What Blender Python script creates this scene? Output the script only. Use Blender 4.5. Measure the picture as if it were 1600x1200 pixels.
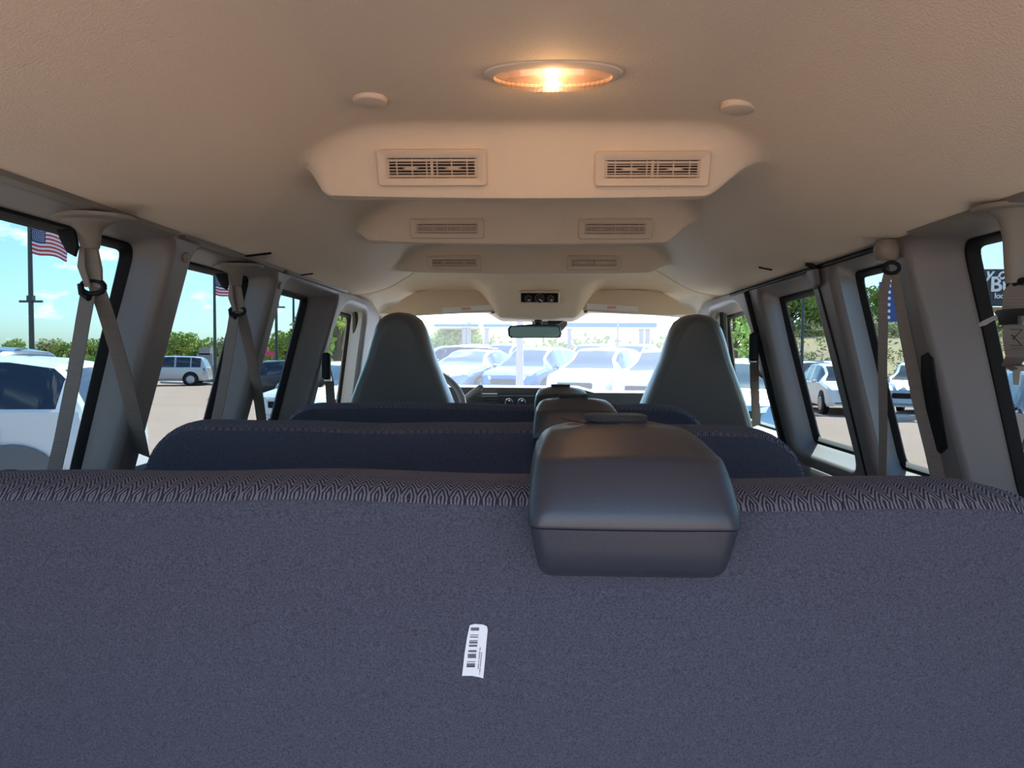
import bpy, math, random
from mathutils import Vector, Matrix, Euler
from mathutils.geometry import tessellate_polygon
R = math.radians
random.seed(7)
for o in list(bpy.data.objects): bpy.data.objects.remove(o)
scn = bpy.context.scene
col = scn.collection
EH = 1.9            # eye height over the lot; everything is laid out relative to the eye, then lifted by EH at the end
# ------------------------------------------------------------------ camera
F = 1150.0
cam = bpy.data.cameras.new('camera'); camo = bpy.data.objects.new('camera', cam); col.objects.link(camo)
cam.sensor_width = 36.0; cam.lens = F * 36.0 / 1600.0; cam.clip_start = 0.02; cam.clip_end = 2000
camo.location = (0, 0, 0); camo.rotation_euler = (R(90 - 2.09), R(-0.3), R(1.89))
scn.camera = camo
scn.cycles.diffuse_bounces = 8; scn.cycles.max_bounces = 16; scn.cycles.transparent_max_bounces = 24
CM = camo.rotation_euler.to_matrix()
# ------------------------------------------------------------------ sky, sun, exposure
SUN_EL, SUN_AZ = 51, 16          # azimuth from +Y towards +X
w = bpy.data.worlds.new('sky'); scn.world = w; w.use_nodes = True
nt = w.node_tree; nt.nodes.clear()
wo = nt.nodes.new('ShaderNodeOutputWorld'); bg = nt.nodes.new('ShaderNodeBackground')
sky = nt.nodes.new('ShaderNodeTexSky'); sky.sky_type = 'NISHITA'; sky.sun_disc = False
sky.sun_elevation = R(SUN_EL); sky.sun_rotation = R(SUN_AZ); sky.air_density = 1.0; sky.dust_density = 1.1; sky.ozone_density = 3.0
tc = nt.nodes.new('ShaderNodeTexCoord')
mp = nt.nodes.new('ShaderNodeMapping'); mp.inputs['Scale'].default_value = (1, 1, 2.4)
ns = nt.nodes.new('ShaderNodeTexNoise'); ns.inputs['Scale'].default_value = 8.0; ns.inputs['Detail'].default_value = 7; ns.inputs['Roughness'].default_value = 0.55
rp = nt.nodes.new('ShaderNodeValToRGB'); rp.color_ramp.elements[0].position = 0.57; rp.color_ramp.elements[1].position = 0.66
mx = nt.nodes.new('ShaderNodeMixRGB'); mx.inputs['Color2'].default_value = (9.5, 9.8, 10.2, 1)
nt.links.new(tc.outputs['Generated'], mp.inputs['Vector']); nt.links.new(mp.outputs['Vector'], ns.inputs['Vector'])
nt.links.new(ns.outputs['Fac'], rp.inputs['Fac']); nt.links.new(rp.outputs['Color'], mx.inputs['Fac'])
tn = nt.nodes.new('ShaderNodeMixRGB'); tn.blend_type = 'MULTIPLY'; tn.inputs['Fac'].default_value = 1; tn.inputs['Color2'].default_value = (0.80, 1.0, 1.12, 1)
nt.links.new(sky.outputs['Color'], tn.inputs['Color1']); nt.links.new(tn.outputs['Color'], mx.inputs['Color1']); nt.links.new(mx.outputs['Color'], bg.inputs['Color'])
bg.inputs['Strength'].default_value = 0.185
nt.links.new(bg.outputs['Background'], wo.inputs['Surface'])
sl = bpy.data.lights.new('sun', 'SUN'); so = bpy.data.objects.new('sun', sl); col.objects.link(so)
sl.energy = 6.4; sl.angle = R(0.6); sl.color = (1.0, 0.95, 0.87)
sd = Vector((math.sin(R(SUN_AZ)) * math.cos(R(SUN_EL)), math.cos(R(SUN_AZ)) * math.cos(R(SUN_EL)), math.sin(R(SUN_EL))))
so.rotation_euler = sd.to_track_quat('Z', 'Y').to_euler(); so.location = sd * 60
vs = scn.view_settings; scn.display_settings.display_device = 'sRGB'
vs.view_transform = 'Standard'; vs.look = 'None'; vs.gamma = 1; vs.use_curve_mapping = False
vs.exposure = 1.76
# ------------------------------------------------------------------ pixel helpers (measuring the photograph)
def ray(px, py): return CM @ Vector(((px - 800) / F, -(py - 600) / F, -1))
def PY(px, py, Y):
    d = ray(px, py); return d * (Y / d.y)
def PZ(px, py, z):
    d = ray(px, py); return d * (z / d.z)
LEAN = 0.29
def wallx(z, off=0.0): return 0.74 + off + LEAN * (0.24 - z)
def PW(px, py, side, off=0.0):      # hit of the leaning side wall plane
    d = ray(px, py); s = side
    k = (0.74 + off + LEAN * 0.24) / (d.x * s + LEAN * d.z)
    return d * k
def sm(a, b, x):
    t = max(0.0, min(1.0, (x - a) / (b - a))); return t * t * (3 - 2 * t)
def lerp(a, b, t): return a + (b - a) * t
def interp(tab, x):
    if x <= tab[0][0]: return tab[0][1]
    for (a, b), (c, d) in zip(tab, tab[1:]):
        if x <= c: return lerp(b, d, (x - a) / (c - a))
    return tab[-1][1]
# ------------------------------------------------------------------ materials
M = {}
def mat(name, c, rough=0.6, metal=0.0, bump=None, var=None, spec=0.5, trans=None, emit=None, sheen=0.0, alpha=None, coat=0.0):
    m = bpy.data.materials.new(name); m.use_nodes = True; t = m.node_tree
    b = t.nodes['Principled BSDF']; b.inputs['Base Color'].default_value = (*c, 1)
    b.inputs['Roughness'].default_value = rough; b.inputs['Metallic'].default_value = metal
    b.inputs['Specular IOR Level'].default_value = spec
    if coat: b.inputs['Coat Weight'].default_value = coat
    if sheen: b.inputs['Sheen Weight'].default_value = sheen; b.inputs['Sheen Roughness'].default_value = 0.5
    if emit: b.inputs['Emission Color'].default_value = (*emit[0], 1); b.inputs['Emission Strength'].default_value = emit[1]
    tcn = t.nodes.new('ShaderNodeTexCoord')
    if var:
        sc, amt, c2 = var
        n = t.nodes.new('ShaderNodeTexNoise'); n.inputs['Scale'].default_value = sc; n.inputs['Detail'].default_value = 5
        r = t.nodes.new('ShaderNodeValToRGB'); r.color_ramp.elements[0].position = 0.5 - amt; r.color_ramp.elements[1].position = 0.5 + amt
        r.color_ramp.elements[0].color = (*c, 1); r.color_ramp.elements[1].color = (*c2, 1)
        t.links.new(tcn.outputs['Object'], n.inputs['Vector']); t.links.new(n.outputs['Fac'], r.inputs['Fac'])
        t.links.new(r.outputs['Color'], b.inputs['Base Color'])
    if bump:
        sc, st = bump
        n = t.nodes.new('ShaderNodeTexNoise'); n.inputs['Scale'].default_value = sc; n.inputs['Detail'].default_value = 4
        bm = t.nodes.new('ShaderNodeBump'); bm.inputs['Strength'].default_value = st; bm.inputs['Distance'].default_value = 0.002
        t.links.new(tcn.outputs['Object'], n.inputs['Vector']); t.links.new(n.outputs['Fac'], bm.inputs['Height'])
        t.links.new(bm.outputs['Normal'], b.inputs['Normal'])
    M[name] = m; return m
mat('headliner', (0.80, 0.67, 0.52), 0.75, bump=(300, 0.6), var=(3.0, 0.35, (0.78, 0.655, 0.51)), spec=0.3)
mat('headliner_plastic', (0.72, 0.60, 0.47), 0.5, spec=0.4, bump=(700, 0.12))
mat('vent_plastic', (0.60, 0.48, 0.37), 0.5, spec=0.4)
mat('vent_dark', (0.035, 0.028, 0.022), 0.8)
mat('trim_grey', (0.175, 0.158, 0.155), 0.48, bump=(500, 0.18), spec=0.45)
mat('trim_header', (0.20, 0.18, 0.155), 0.55, bump=(500, 0.15), spec=0.4)
mat('rubber', (0.008, 0.008, 0.009), 0.6, spec=0.2)
mat('black_plastic', (0.022, 0.022, 0.024), 0.4, bump=(600, 0.1))
mat('housing', (0.030, 0.035, 0.048), 0.37, bump=(1100, 0.16), spec=0.6)
mat('carpet_back', (0.045, 0.048, 0.068), 0.95, bump=(650, 0.9), var=(520, 0.2, (0.102, 0.107, 0.143)), spec=0.1, sheen=0.1)
mat('vinyl', (0.100, 0.092, 0.093), 0.42, bump=(380, 0.2), spec=0.5)
mat('vinyl_edge', (0.115, 0.107, 0.107), 0.4, bump=(380, 0.2), spec=0.5)
mat('belt', (0.17, 0.145, 0.128), 0.75, spec=0.3)
mat('belt_sleeve', (0.19, 0.165, 0.14), 0.5, spec=0.4)
mat('chrome', (0.75, 0.75, 0.76), 0.18, metal=1.0)
mat('tongue_metal', (0.62, 0.60, 0.58), 0.4, metal=0.3)
mat('bounce_cloth', (0.34, 0.31, 0.28), 0.9)  # pale cushion cloth out of view, made light to bounce sun into the cab
mat('lid', (0.030, 0.028, 0.03), 0.65, spec=0.25)
mat('label_white', (0.78, 0.80, 0.84), 0.45)
mat('ink', (0.03, 0.035, 0.04), 0.5)
mat('red_ink', (0.75, 0.35, 0.28), 0.5)
mat('floor_mat', (0.16, 0.155, 0.15), 0.9)
mat('dash', (0.085, 0.082, 0.08), 0.6, bump=(300, 0.2))
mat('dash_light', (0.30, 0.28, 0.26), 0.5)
mat('steer', (0.22, 0.20, 0.185), 0.45)
mat('van_paint', (0.55, 0.55, 0.56), 0.3, coat=0.5)
mat('asphalt', (0.35, 0.245, 0.19), 0.95, bump=(60, 0.3), var=(0.35, 0.3, (0.43, 0.31, 0.25)), spec=0.1)
mat('hill', (0.46, 0.38, 0.18), 0.95, var=(0.25, 0.22, (0.42, 0.31, 0.24)), spec=0.05)
mat('kerb', (0.42, 0.40, 0.37), 0.9)
mat('car_white', (0.78, 0.79, 0.80), 0.25, coat=0.6)
mat('car_silver', (0.50, 0.52, 0.55), 0.28, metal=0.4, coat=0.6)
mat('car_blue', (0.045, 0.12, 0.28), 0.25, metal=0.3, coat=0.6)
mat('car_steel', (0.16, 0.24, 0.33), 0.28, metal=0.3, coat=0.6)
mat('car_navy', (0.015, 0.025, 0.07), 0.22, metal=0.2, coat=0.6)
mat('car_dark', (0.035, 0.035, 0.05), 0.25, metal=0.2, coat=0.6)
mat('car_red', (0.35, 0.02, 0.02), 0.25, coat=0.6)
mat('car_glass', (0.02, 0.03, 0.045), 0.08, spec=0.8)
mat('tyre', (0.015, 0.015, 0.016), 0.8)
mat('rim', (0.45, 0.46, 0.48), 0.35, metal=0.8)
mat('lamp_clear', (0.6, 0.63, 0.66), 0.15, spec=0.8)
mat('lamp_red', (0.4, 0.01, 0.01), 0.25)
mat('pole_dark', (0.06, 0.075, 0.075), 0.5, metal=0.3)
mat('pole_pink', (0.30, 0.27, 0.27), 0.6)
mat('flag_red', (0.50, 0.05, 0.07), 0.85); mat('flag_white', (0.75, 0.72, 0.74), 0.85); mat('flag_blue', (0.035, 0.055, 0.16), 0.85)
mat('leaf', (0.22, 0.32, 0.07), 0.8, var=(1.2, 0.15, (0.38, 0.46, 0.13)), spec=0.2)
mat('leaf_dry', (0.40, 0.34, 0.17), 0.85, var=(0.8, 0.2, (0.28, 0.34, 0.12)), spec=0.1)
mat('bark', (0.10, 0.075, 0.055), 0.9)
mat('fascia_blue', (0.10, 0.20, 0.36), 0.5); mat('wall_pale', (0.55, 0.55, 0.52), 0.8)
mat('sign_dark', (0.03, 0.04, 0.055), 0.5); mat('sign_blue', (0.03, 0.07, 0.25), 0.5); mat('sign_orange', (0.5, 0.22, 0.06), 0.6)
mat('sign_white', (0.8, 0.8, 0.8), 0.6); mat('stone', (0.33, 0.33, 0.33), 0.8, var=(3, 0.2, (0.25, 0.25, 0.26))); mat('pink', (0.6, 0.06, 0.14), 0.6)
mat('mirror', (0.03, 0.035, 0.033), 0.03, metal=1.0)
mat('reflector', (0.60, 0.42, 0.36), 0.35, metal=0.2)
mat('bulb', (1, 0.8, 0.5), 0.4, emit=((1.0, 0.66, 0.33), 30.0))
def glass(name, tint, gloss=0.05, haze=0.0):
    m = bpy.data.materials.new(name); m.use_nodes = True; t = m.node_tree; t.nodes.clear()
    o = t.nodes.new('ShaderNodeOutputMaterial'); tr = t.nodes.new('ShaderNodeBsdfTransparent'); tr.inputs['Color'].default_value = (*tint, 1)
    gl = t.nodes.new('ShaderNodeBsdfGlossy'); gl.inputs['Roughness'].default_value = 0.02
    m1 = t.nodes.new('ShaderNodeMixShader'); m1.inputs['Fac'].default_value = gloss
    t.links.new(tr.outputs[0], m1.inputs[1]); t.links.new(gl.outputs[0], m1.inputs[2]); last = m1
    if haze:
        tl = t.nodes.new('ShaderNodeBsdfTranslucent'); tl.inputs['Color'].default_value = (0.95, 0.96, 1.0, 1)
        m2 = t.nodes.new('ShaderNodeMixShader'); m2.inputs['Fac'].default_value = haze
        t.links.new(m1.outputs[0], m2.inputs[1]); t.links.new(tl.outputs[0], m2.inputs[2]); last = m2
    t.links.new(last.outputs[0], o.inputs['Surface']); M[name] = m; return m
glass('tinted_glass', (0.48, 0.535, 0.545), 0.02)
glass('door_glass', (0.85, 0.95, 0.92), 0.03)
glass('windshield_glass', (0.90, 0.96, 1.0), 0.02, 0.022)
glass('lens_glass', (0.95, 0.85, 0.78), 0.10, 0.12)
def herringbone():
    m = mat('herringbone', (0.1, 0.1, 0.12), 0.9, spec=0.1); t = m.node_tree; b = t.nodes['Principled BSDF']
    tcn = t.nodes.new('ShaderNodeTexCoord'); sp = t.nodes.new('ShaderNodeSeparateXYZ'); t.links.new(tcn.outputs['Object'], sp.inputs[0])
    def mth(op, a, bb=None):
        n = t.nodes.new('ShaderNodeMath'); n.operation = op
        for i, v in enumerate((a, bb)):
            if v is None: continue
            if isinstance(v, (int, float)): n.inputs[i].default_value = v
            else: t.links.new(v, n.inputs[i])
        return n.outputs[0]
    yz = mth('SUBTRACT', sp.outputs[1], sp.outputs[2])
    zig = mth('MULTIPLY', mth('PINGPONG', sp.outputs[0], 0.0075), 1.4)
    ph = mth('MULTIPLY', mth('ADD', yz, zig), 1250.0)
    s = mth('SINE', ph)
    n = t.nodes.new('ShaderNodeTexNoise'); n.inputs['Scale'].default_value = 500; t.links.new(tcn.outputs['Object'], n.inputs['Vector'])
    f = mth('ADD', s, mth('MULTIPLY', mth('SUBTRACT', n.outputs['Fac'], 0.5), 2.2))
    r = t.nodes.new('ShaderNodeValToRGB'); r.color_ramp.elements[0].position = 0.30; r.color_ramp.elements[1].position = 0.62
    r.color_ramp.elements[0].color = (0.035, 0.036, 0.055, 1); r.color_ramp.elements[1].color = (0.215, 0.205, 0.245, 1)
    t.links.new(mth('ADD', mth('MULTIPLY', f, 0.5), 0.5), r.inputs['Fac']); t.links.new(r.outputs['Color'], b.inputs['Base Color'])
    bm = t.nodes.new('ShaderNodeBump'); bm.inputs['Strength'].default_value = 0.6; bm.inputs['Distance'].default_value = 0.0015
    t.links.new(f, bm.inputs['Height']); t.links.new(bm.outputs['Normal'], b.inputs['Normal'])
herringbone()
def ribbed(name):
    m = M[name]; t = m.node_tree; b = t.nodes['Principled BSDF']
    tcn = t.nodes.new('ShaderNodeTexCoord'); wv = t.nodes.new('ShaderNodeTexWave'); wv.bands_direction = 'Z'; wv.inputs['Scale'].default_value = 60
    bm = t.nodes.new('ShaderNodeBump'); bm.inputs['Strength'].default_value = 0.35; bm.inputs['Distance'].default_value = 0.001
    t.links.new(tcn.outputs['Object'], wv.inputs['Vector']); t.links.new(wv.outputs['Fac'], bm.inputs['Height']); t.links.new(bm.outputs['Normal'], b.inputs['Normal'])
ribbed('belt')
# ------------------------------------------------------------------ mesh builder
class MB:
    def __init__(s): s.v = []; s.f = []; s.mi = []
    def add(s, vs_, fs, mi=0):
        n = len(s.v); s.v += [tuple(p) for p in vs_]; s.f += [tuple(n + i for i in f) for f in fs]; s.mi += [mi] * len(fs); return s
    def box(s, c, d, rot=None, mi=0, bev=0.0):
        x, y, z = d[0] / 2, d[1] / 2, d[2] / 2
        if bev <= 0:
            P = [Vector((a * x, b * y, e * z)) for a in (-1, 1) for b in (-1, 1) for e in (-1, 1)]
            fs = [(0, 1, 3, 2), (4, 6, 7, 5), (0, 4, 5, 1), (2, 3, 7, 6), (0, 2, 6, 4), (1, 5, 7, 3)]
        else:
            b = min(bev, x * .95, y * .95, z * .95); P = []; fs = []
            rings = [(-z, b), (-z + b, 0), (z - b, 0), (z, b)]
            for zz, i in rings:
                X, Yy = x - i, y - i; c_ = b
                P += [Vector(p) for p in ((X, -Yy + c_, zz), (X, Yy - c_, zz), (X - c_, Yy, zz), (-X + c_, Yy, zz), (-X, Yy - c_, zz), (-X, -Yy + c_, zz), (-X + c_, -Yy, zz), (X - c_, -Yy, zz))]
            for r in range(3):
                for k in range(8): a = r * 8 + k; e = r * 8 + (k + 1) % 8; fs.append((a, e, e + 8, a + 8))
            fs.append(tuple(range(7, -1, -1))); fs.append(tuple(range(24, 32)))
        if rot is not None: P = [rot @ p for p in P]
        c = Vector(c); return s.add([p + c for p in P], fs, mi)
    def loft(s, rings, close=True, cap=(True, True), mi=0):
        n = len(rings[0]); vs_ = [p for r in rings for p in r]; fs = []
        for i in range(len(rings) - 1):
            for k in range(n if close else n - 1):
                a = i * n + k; b = i * n + (k + 1) % n; fs.append((a, b, b + n, a + n))
        if cap[0]: fs.append(tuple(range(n - 1, -1, -1)))
        if cap[1]: fs.append(tuple((len(rings) - 1) * n + k for k in range(n)))
        return s.add(vs_, fs, mi)
    def tube(s, pts, r, seg=10, mi=0, cap=True):
        pts = [Vector(p) for p in pts]; rings = []; up = None
        for i, p in enumerate(pts):
            t = (pts[min(i + 1, len(pts) - 1)] - pts[max(i - 1, 0)]).normalized()
            if up is None: up = t.orthogonal().normalized()
            up = (up - t * up.dot(t)).normalized(); b = t.cross(up)
            rr = r[i] if isinstance(r, (list, tuple)) else r
            rings.append([p + (up * math.cos(a) + b * math.sin(a)) * rr for a in [2 * math.pi * k / seg for k in range(seg)]])
        return s.loft(rings, cap=(cap, cap), mi=mi)
    def ribbon(s, pts, w, wd, th=0.002, mi=0):
        pts = [Vector(p) for p in pts]; wd = wd if isinstance(wd, list) else [wd] * len(pts); rings = []
        for i, p in enumerate(pts):
            t = (pts[min(i + 1, len(pts) - 1)] - pts[max(i - 1, 0)]).normalized(); a = Vector(wd[i]).normalized()
            a = (a - t * a.dot(t)).normalized(); n = t.cross(a).normalized() * th / 2; ww = (w[i] if isinstance(w, list) else w) / 2
            rings.append([p + a * ww + n, p - a * ww + n, p - a * ww - n, p + a * ww - n])
        return s.loft(rings, mi=mi)
    def slab(s, outline, ext, bev=0.0, mi=0):       # outline = planar loop, ext = extrusion vector
        o = [Vector(p) for p in outline]; c = sum(o, Vector()) / len(o); e = Vector(ext); L = e.length; u = e / L
        if bev <= 0: return s.loft([o, [p + e for p in o]], mi=mi)
        def ins(b):
            out = []
            for p in o:
                d = c - p; out.append(p + d.normalized() * min(b, d.length * .9))
            return out
        b = min(bev, L * .49); i0 = ins(b); i1 = ins(b * .3)
        return s.loft([i0, [p + u * b * .3 for p in i1], [p + u * b for p in o], [p + u * (L - b) for p in o], [p + u * (L - b * .3) for p in i1], [p + e for p in i0]], mi=mi)
    def disc(s, c, n, r, th, seg=24, mi=0, bev=0.0, sx=1.0, xdir=None):
        n = Vector(n).normalized(); a = Vector(xdir) if xdir is not None else n.orthogonal(); a = (a - n * a.dot(n)).normalized(); b = n.cross(a); c = Vector(c)
        def ring(rr, h): return [c + n * h + a * math.cos(t) * rr * sx + b * math.sin(t) * rr for t in [2 * math.pi * k / seg for k in range(seg)]]
        if bev: return s.loft([ring(r, 0), ring(r, th - bev), ring(r - bev * .4, th - bev * .3), ring(r - bev, th)], mi=mi)
        return s.loft([ring(r, 0), ring(r, th)], mi=mi)
    def ico(s, c, r, mi=0, seg=10, sc=(1, 1, 1)):
        c = Vector(c); rings = []
        for i in range(1, seg // 2):
            t = math.pi * i / (seg // 2); rings.append([c + Vector((math.sin(t) * math.cos(a) * r * sc[0], math.sin(t) * math.sin(a) * r * sc[1], math.cos(t) * r * sc[2])) for a in [2 * math.pi * k / seg for k in range(seg)]])
        return s.loft(rings, mi=mi)
    def build(s, name, mats, parent=None, smooth=True, angle=38):
        off = Vector((0, 0, 0)); p = parent
        while p is not None: off += p.location; p = p.parent
        me = bpy.data.meshes.new(name); me.from_pydata([tuple(Vector(v) - off) for v in s.v], [], s.f)
        if not isinstance(mats, (list, tuple)): mats = [mats]
        for m in mats: me.materials.append(M[m])
        if len(mats) > 1: me.polygons.foreach_set('material_index', s.mi)
        me.validate()
        import bmesh
        b = bmesh.new(); b.from_mesh(me); bmesh.ops.recalc_face_normals(b, faces=b.faces); b.to_mesh(me); b.free()
        if smooth:
            me.polygons.foreach_set('use_smooth', [True] * len(me.polygons)); me.set_sharp_from_angle(angle=R(angle))
        me.update()
        o = bpy.data.objects.new(name, me); col.objects.link(o)
        if parent is not None: o.parent = parent
        return o
def empty(name, loc, label, cat, group=None):
    o = bpy.data.objects.new(name, None); o.empty_display_size = 0.1; col.objects.link(o); o.location = loc
    return tag(o, label, cat, group)
def tag(o, label, cat, group=None, kind=None):
    if label: o['label'] = label
    if cat: o['category'] = cat
    if group: o['group'] = group
    if kind: o['kind'] = kind
    return o
def struct(o): o['kind'] = 'structure'; return o
def copy_tree(o, parent=None):
    c = o.copy(); col.objects.link(c)
    if parent is not None: c.parent = parent
    for ch in [q for q in o.children]: copy_tree(ch, c)
    return c
bpy.context.view_layer.update()
# ================================================================== GROUND
def gz(x, y):
    a = x / max(y, 1.0)
    front = sm(-0.30, -0.20, a) * (1 - sm(0.22, 0.30, a))
    z = -1.9 + front * (0.45 * sm(8, 20, y) + 0.25 * sm(20, 36, y))
    z += 4.2 * sm(38, 75, y) * sm(0.24, 0.34, a) + 1.2 * sm(60, 110, y) * (1 - sm(-0.3, 0.2, a))
    return z
g = MB(); NX, NY = 110, 90; vs_ = []; fs = []
xs = [-150 + 300 * i / NX for i in range(NX + 1)]; ys = [-40 + 200 * j / NY for j in range(NY + 1)]
for y in ys:
    for x in xs: vs_.append((x, y, gz(x, y)))
for j in range(NY):
    for i in range(NX):
        a = j * (NX + 1) + i; fs.append((a, a + 1, a + NX + 2, a + NX + 1))
g.add(vs_, fs)
for k, f in enumerate(fs):
    cx = sum(vs_[i][0] for i in f) / 4; cy = sum(vs_[i][1] for i in f) / 4
    if cy > 40 and (cx / cy > 0.22 or cy > 58): g.mi[k] = 1
struct(g.build('ground', ['asphalt', 'hill'], smooth=True, angle=80))
# ================================================================== HEADLINER
def smpos(t, p): return max(0.0, min(1.0, t)) ** p
def base(X): return 0.428 - 0.180 * (0.75 * sm(0.30, 0.67, abs(X)) + 0.25 * smpos((abs(X) - 0.25) / 0.49, 1.3))
PODS = [  # face Y, bottom z, left (outer, inner), right (inner, outer)
    (1.405, 0.306, -0.455, -0.408, 0.315, 0.455),
    (1.975, 0.306, -0.50, -0.455, 0.34, 0.455),
    (2.66, 0.302, -0.57, -0.52, 0.40, 0.53)]
def ceil_z(X, Y):
    b = base(X); z = b
    for (Y0, zb, lo, li, ri, ro) in PODS:
        zb2 = zb + 0.006 * (X / 0.4) ** 2
        lat = sm(lo, li, X) * (1 - sm(ri, ro, X))
        fy = smpos((Y - (Y0 - 0.065)) / 0.088, 2.6) if Y < Y0 + 0.03 else 1 - sm(Y0 + 0.045, Y0 + 0.34, Y)
        if zb2 < b: z = min(z, lerp(b, zb2, lat * fy))
    if Y < 0.2: z -= 0.02 * ((0.2 - Y) / 0.4) ** 2
    return z
ysamp = set()
y = -0.25
while y < 2.96: ysamp.add(round(y, 4)); y += 0.02
for p in PODS:
    for k in range(34): ysamp.add(round(p[0] - 0.068 + k * 0.004, 4))
ysamp = sorted(ysamp); xs = [-0.745 + 1.49 * i / 150 for i in range(151)]
c = MB(); vs_ = [(x, y, ceil_z(x, y)) for y in ysamp for x in xs]; n = len(xs)
fs = [(j * n + i, j * n + i + 1, (j + 1) * n + i + 1, (j + 1) * n + i) for j in range(len(ysamp) - 1) for i in range(n - 1)]
c.add(vs_, fs)
# turned-down front edge
yl = ysamp[-1]
c.loft([[(x, yl, ceil_z(x, yl)) for x in xs], [(x, yl + 0.004, ceil_z(x, yl) - 0.004) for x in xs], [(x, yl + 0.012, ceil_z(x, yl) + 0.0) for x in xs], [(x, yl + 0.012, ceil_z(x, yl) + 0.05) for x in xs]], close=False, cap=(False, False))
struct(c.build('ceiling', 'headliner', smooth=True, angle=60))
# cab headliner with the console bump and the visor pockets
CX = 0.015
def cab_z(X, Y):
    t = sm(2.9, 3.62, Y)
    zc = lerp(0.375, 0.215, t); zs = lerp(0.262, 0.19, t)
    z = lerp(zc, zs, smpos((abs(X) - 0.42) / 0.34, 1.4))
    lat = sm(-0.27, -0.17, X - CX) * (1 - sm(0.15, 0.25, X - CX)); fy = sm(3.16, 3.27, Y)
    z = lerp(z, 0.172, lat * fy * 0.98)
    pk = sm(-0.78, -0.70, -abs(X)) * sm(0.22, 0.30, abs(X)) * sm(3.13, 3.22, Y) * (1 - sm(3.42, 3.5, Y))
    return z + 0.035 * pk
c = MB(); ysamp = [2.93 + 0.69 * j / 70 for j in range(71)]; xs = [-0.80 + 1.6 * i / 140 for i in range(141)]; n = len(xs)
c.add([(x, y, cab_z(x, y)) for y in ysamp for x in xs], [(j * n + i, j * n + i + 1, (j + 1) * n + i + 1, (j + 1) * n + i) for j in range(len(ysamp) - 1) for i in range(n - 1)])
yl = 3.62
c.loft([[(x, yl, cab_z(x, yl)) for x in xs], [(x, yl + 0.01, cab_z(x, yl) + 0.008) for x in xs], [(x, yl + 0.01, 0.40) for x in xs]], close=False, cap=(False, False))
struct(c.build('ceiling_cab', 'headliner', smooth=True, angle=60))
# ================================================================== SIDE WALLS WITH WINDOW OPENINGS
def rquad(q, r, n=6):     # q: rear-bottom, front-bottom, front-top, rear-top in (Y,z)
    out = []; q = [Vector(p) for p in q]
    for i in range(4):
        p = q[i]; a = (q[i - 1] - p); b = (q[(i + 1) % 4] - p); ra = r[i] if isinstance(r, (list, tuple)) else r
        p0 = p + a.normalized() * ra; p2 = p + b.normalized() * ra
        for k in range(n + 1):
            t = k / n; out.append((1 - t) ** 2 * p0 + 2 * t * (1 - t) * p + t * t * p2)
    return out
def off_loop(lp, d):      # push a (Y,z) loop outward
    n = len(lp); out = []
    for i in range(n):
        t = (lp[(i + 1) % n] - lp[i - 1]); 
        if t.length < 1e-9: t = Vector((1, 0))
        t.normalize(); out.append(lp[i] + Vector((t.y, -t.x)) * d)
    return out
def yz(p): return (p.y, p.z)
# each: inner quad, glass quad  (rear-bottom, front-bottom, front-top, rear-top)
ZB, ZGB = -0.318, -0.290
WL = [
    dict(i=[(0.30, ZB), (1.50, ZB), (1.497, 0.238), (0.30, 0.238)], g=[(0.33, ZGB), (1.540, ZGB), (1.510, 0.228), (0.33, 0.226)], glass='tinted_glass', r=(0.07, 0.07, 0.05, 0.06)),
    dict(i=[(1.600, ZB), (2.125, ZB), (2.10, 0.234), (1.590, 0.236)], g=[(1.565, ZGB), (2.140, ZGB), (2.125, 0.226), (1.555, 0.222)], glass='tinted_glass', r=(0.07, 0.07, 0.045, 0.05)),
    dict(i=[(2.195, ZB), (2.76, ZB), (2.76, 0.228), (2.178, 0.232)], g=[(2.16, ZGB), (2.720, ZGB), (2.685, 0.216), (2.16, 0.218)], glass='tinted_glass', r=(0.07, 0.07, 0.04, 0.05)),
    dict(i=[(2.86, ZB), (3.60, ZB), (3.26, 0.205), (2.82, 0.212)], g=[(2.84, ZGB), (3.66, ZGB), (3.37, 0.185), (2.82, 0.195)], glass='door_glass', r=(0.05, 0.05, 0.07, 0.15)),
]
WR = [
    dict(i=[(0.30, ZB), (1.523, ZB), (1.521, 0.239), (0.30, 0.239)], g=[(0.33, ZGB), (1.515, ZGB), (1.475, 0.231), (0.33, 0.222)], glass='tinted_glass', r=(0.07, 0.07, 0.05, 0.06)),
    dict(i=[(1.665, ZB), (1.957, ZB), (1.912, 0.239), (1.615, 0.239)], g=[(1.62, ZGB), (2.025, ZGB), (1.987, 0.226), (1.62, 0.226)], glass='tinted_glass', r=(0.06, 0.07, 0.04, 0.05)),
    dict(i=[(2.088, ZB), (2.603, ZB), (2.525, 0.228), (2.055, 0.230)], g=[(2.05, ZGB), (2.635, ZGB), (2.605, 0.208), (2.05, 0.21)], glass='tinted_glass', r=(0.06, 0.06, 0.04, 0.05)),
    dict(i=[(2.76, ZB), (3.60, ZB), (3.26, 0.205), (2.72, 0.212)], g=[(2.74, ZGB), (3.66, ZGB), (3.36, 0.185), (2.72, 0.195)], glass='door_glass', r=(0.05, 0.05, 0.07, 0.16)),
]
GO = 0.10
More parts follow.
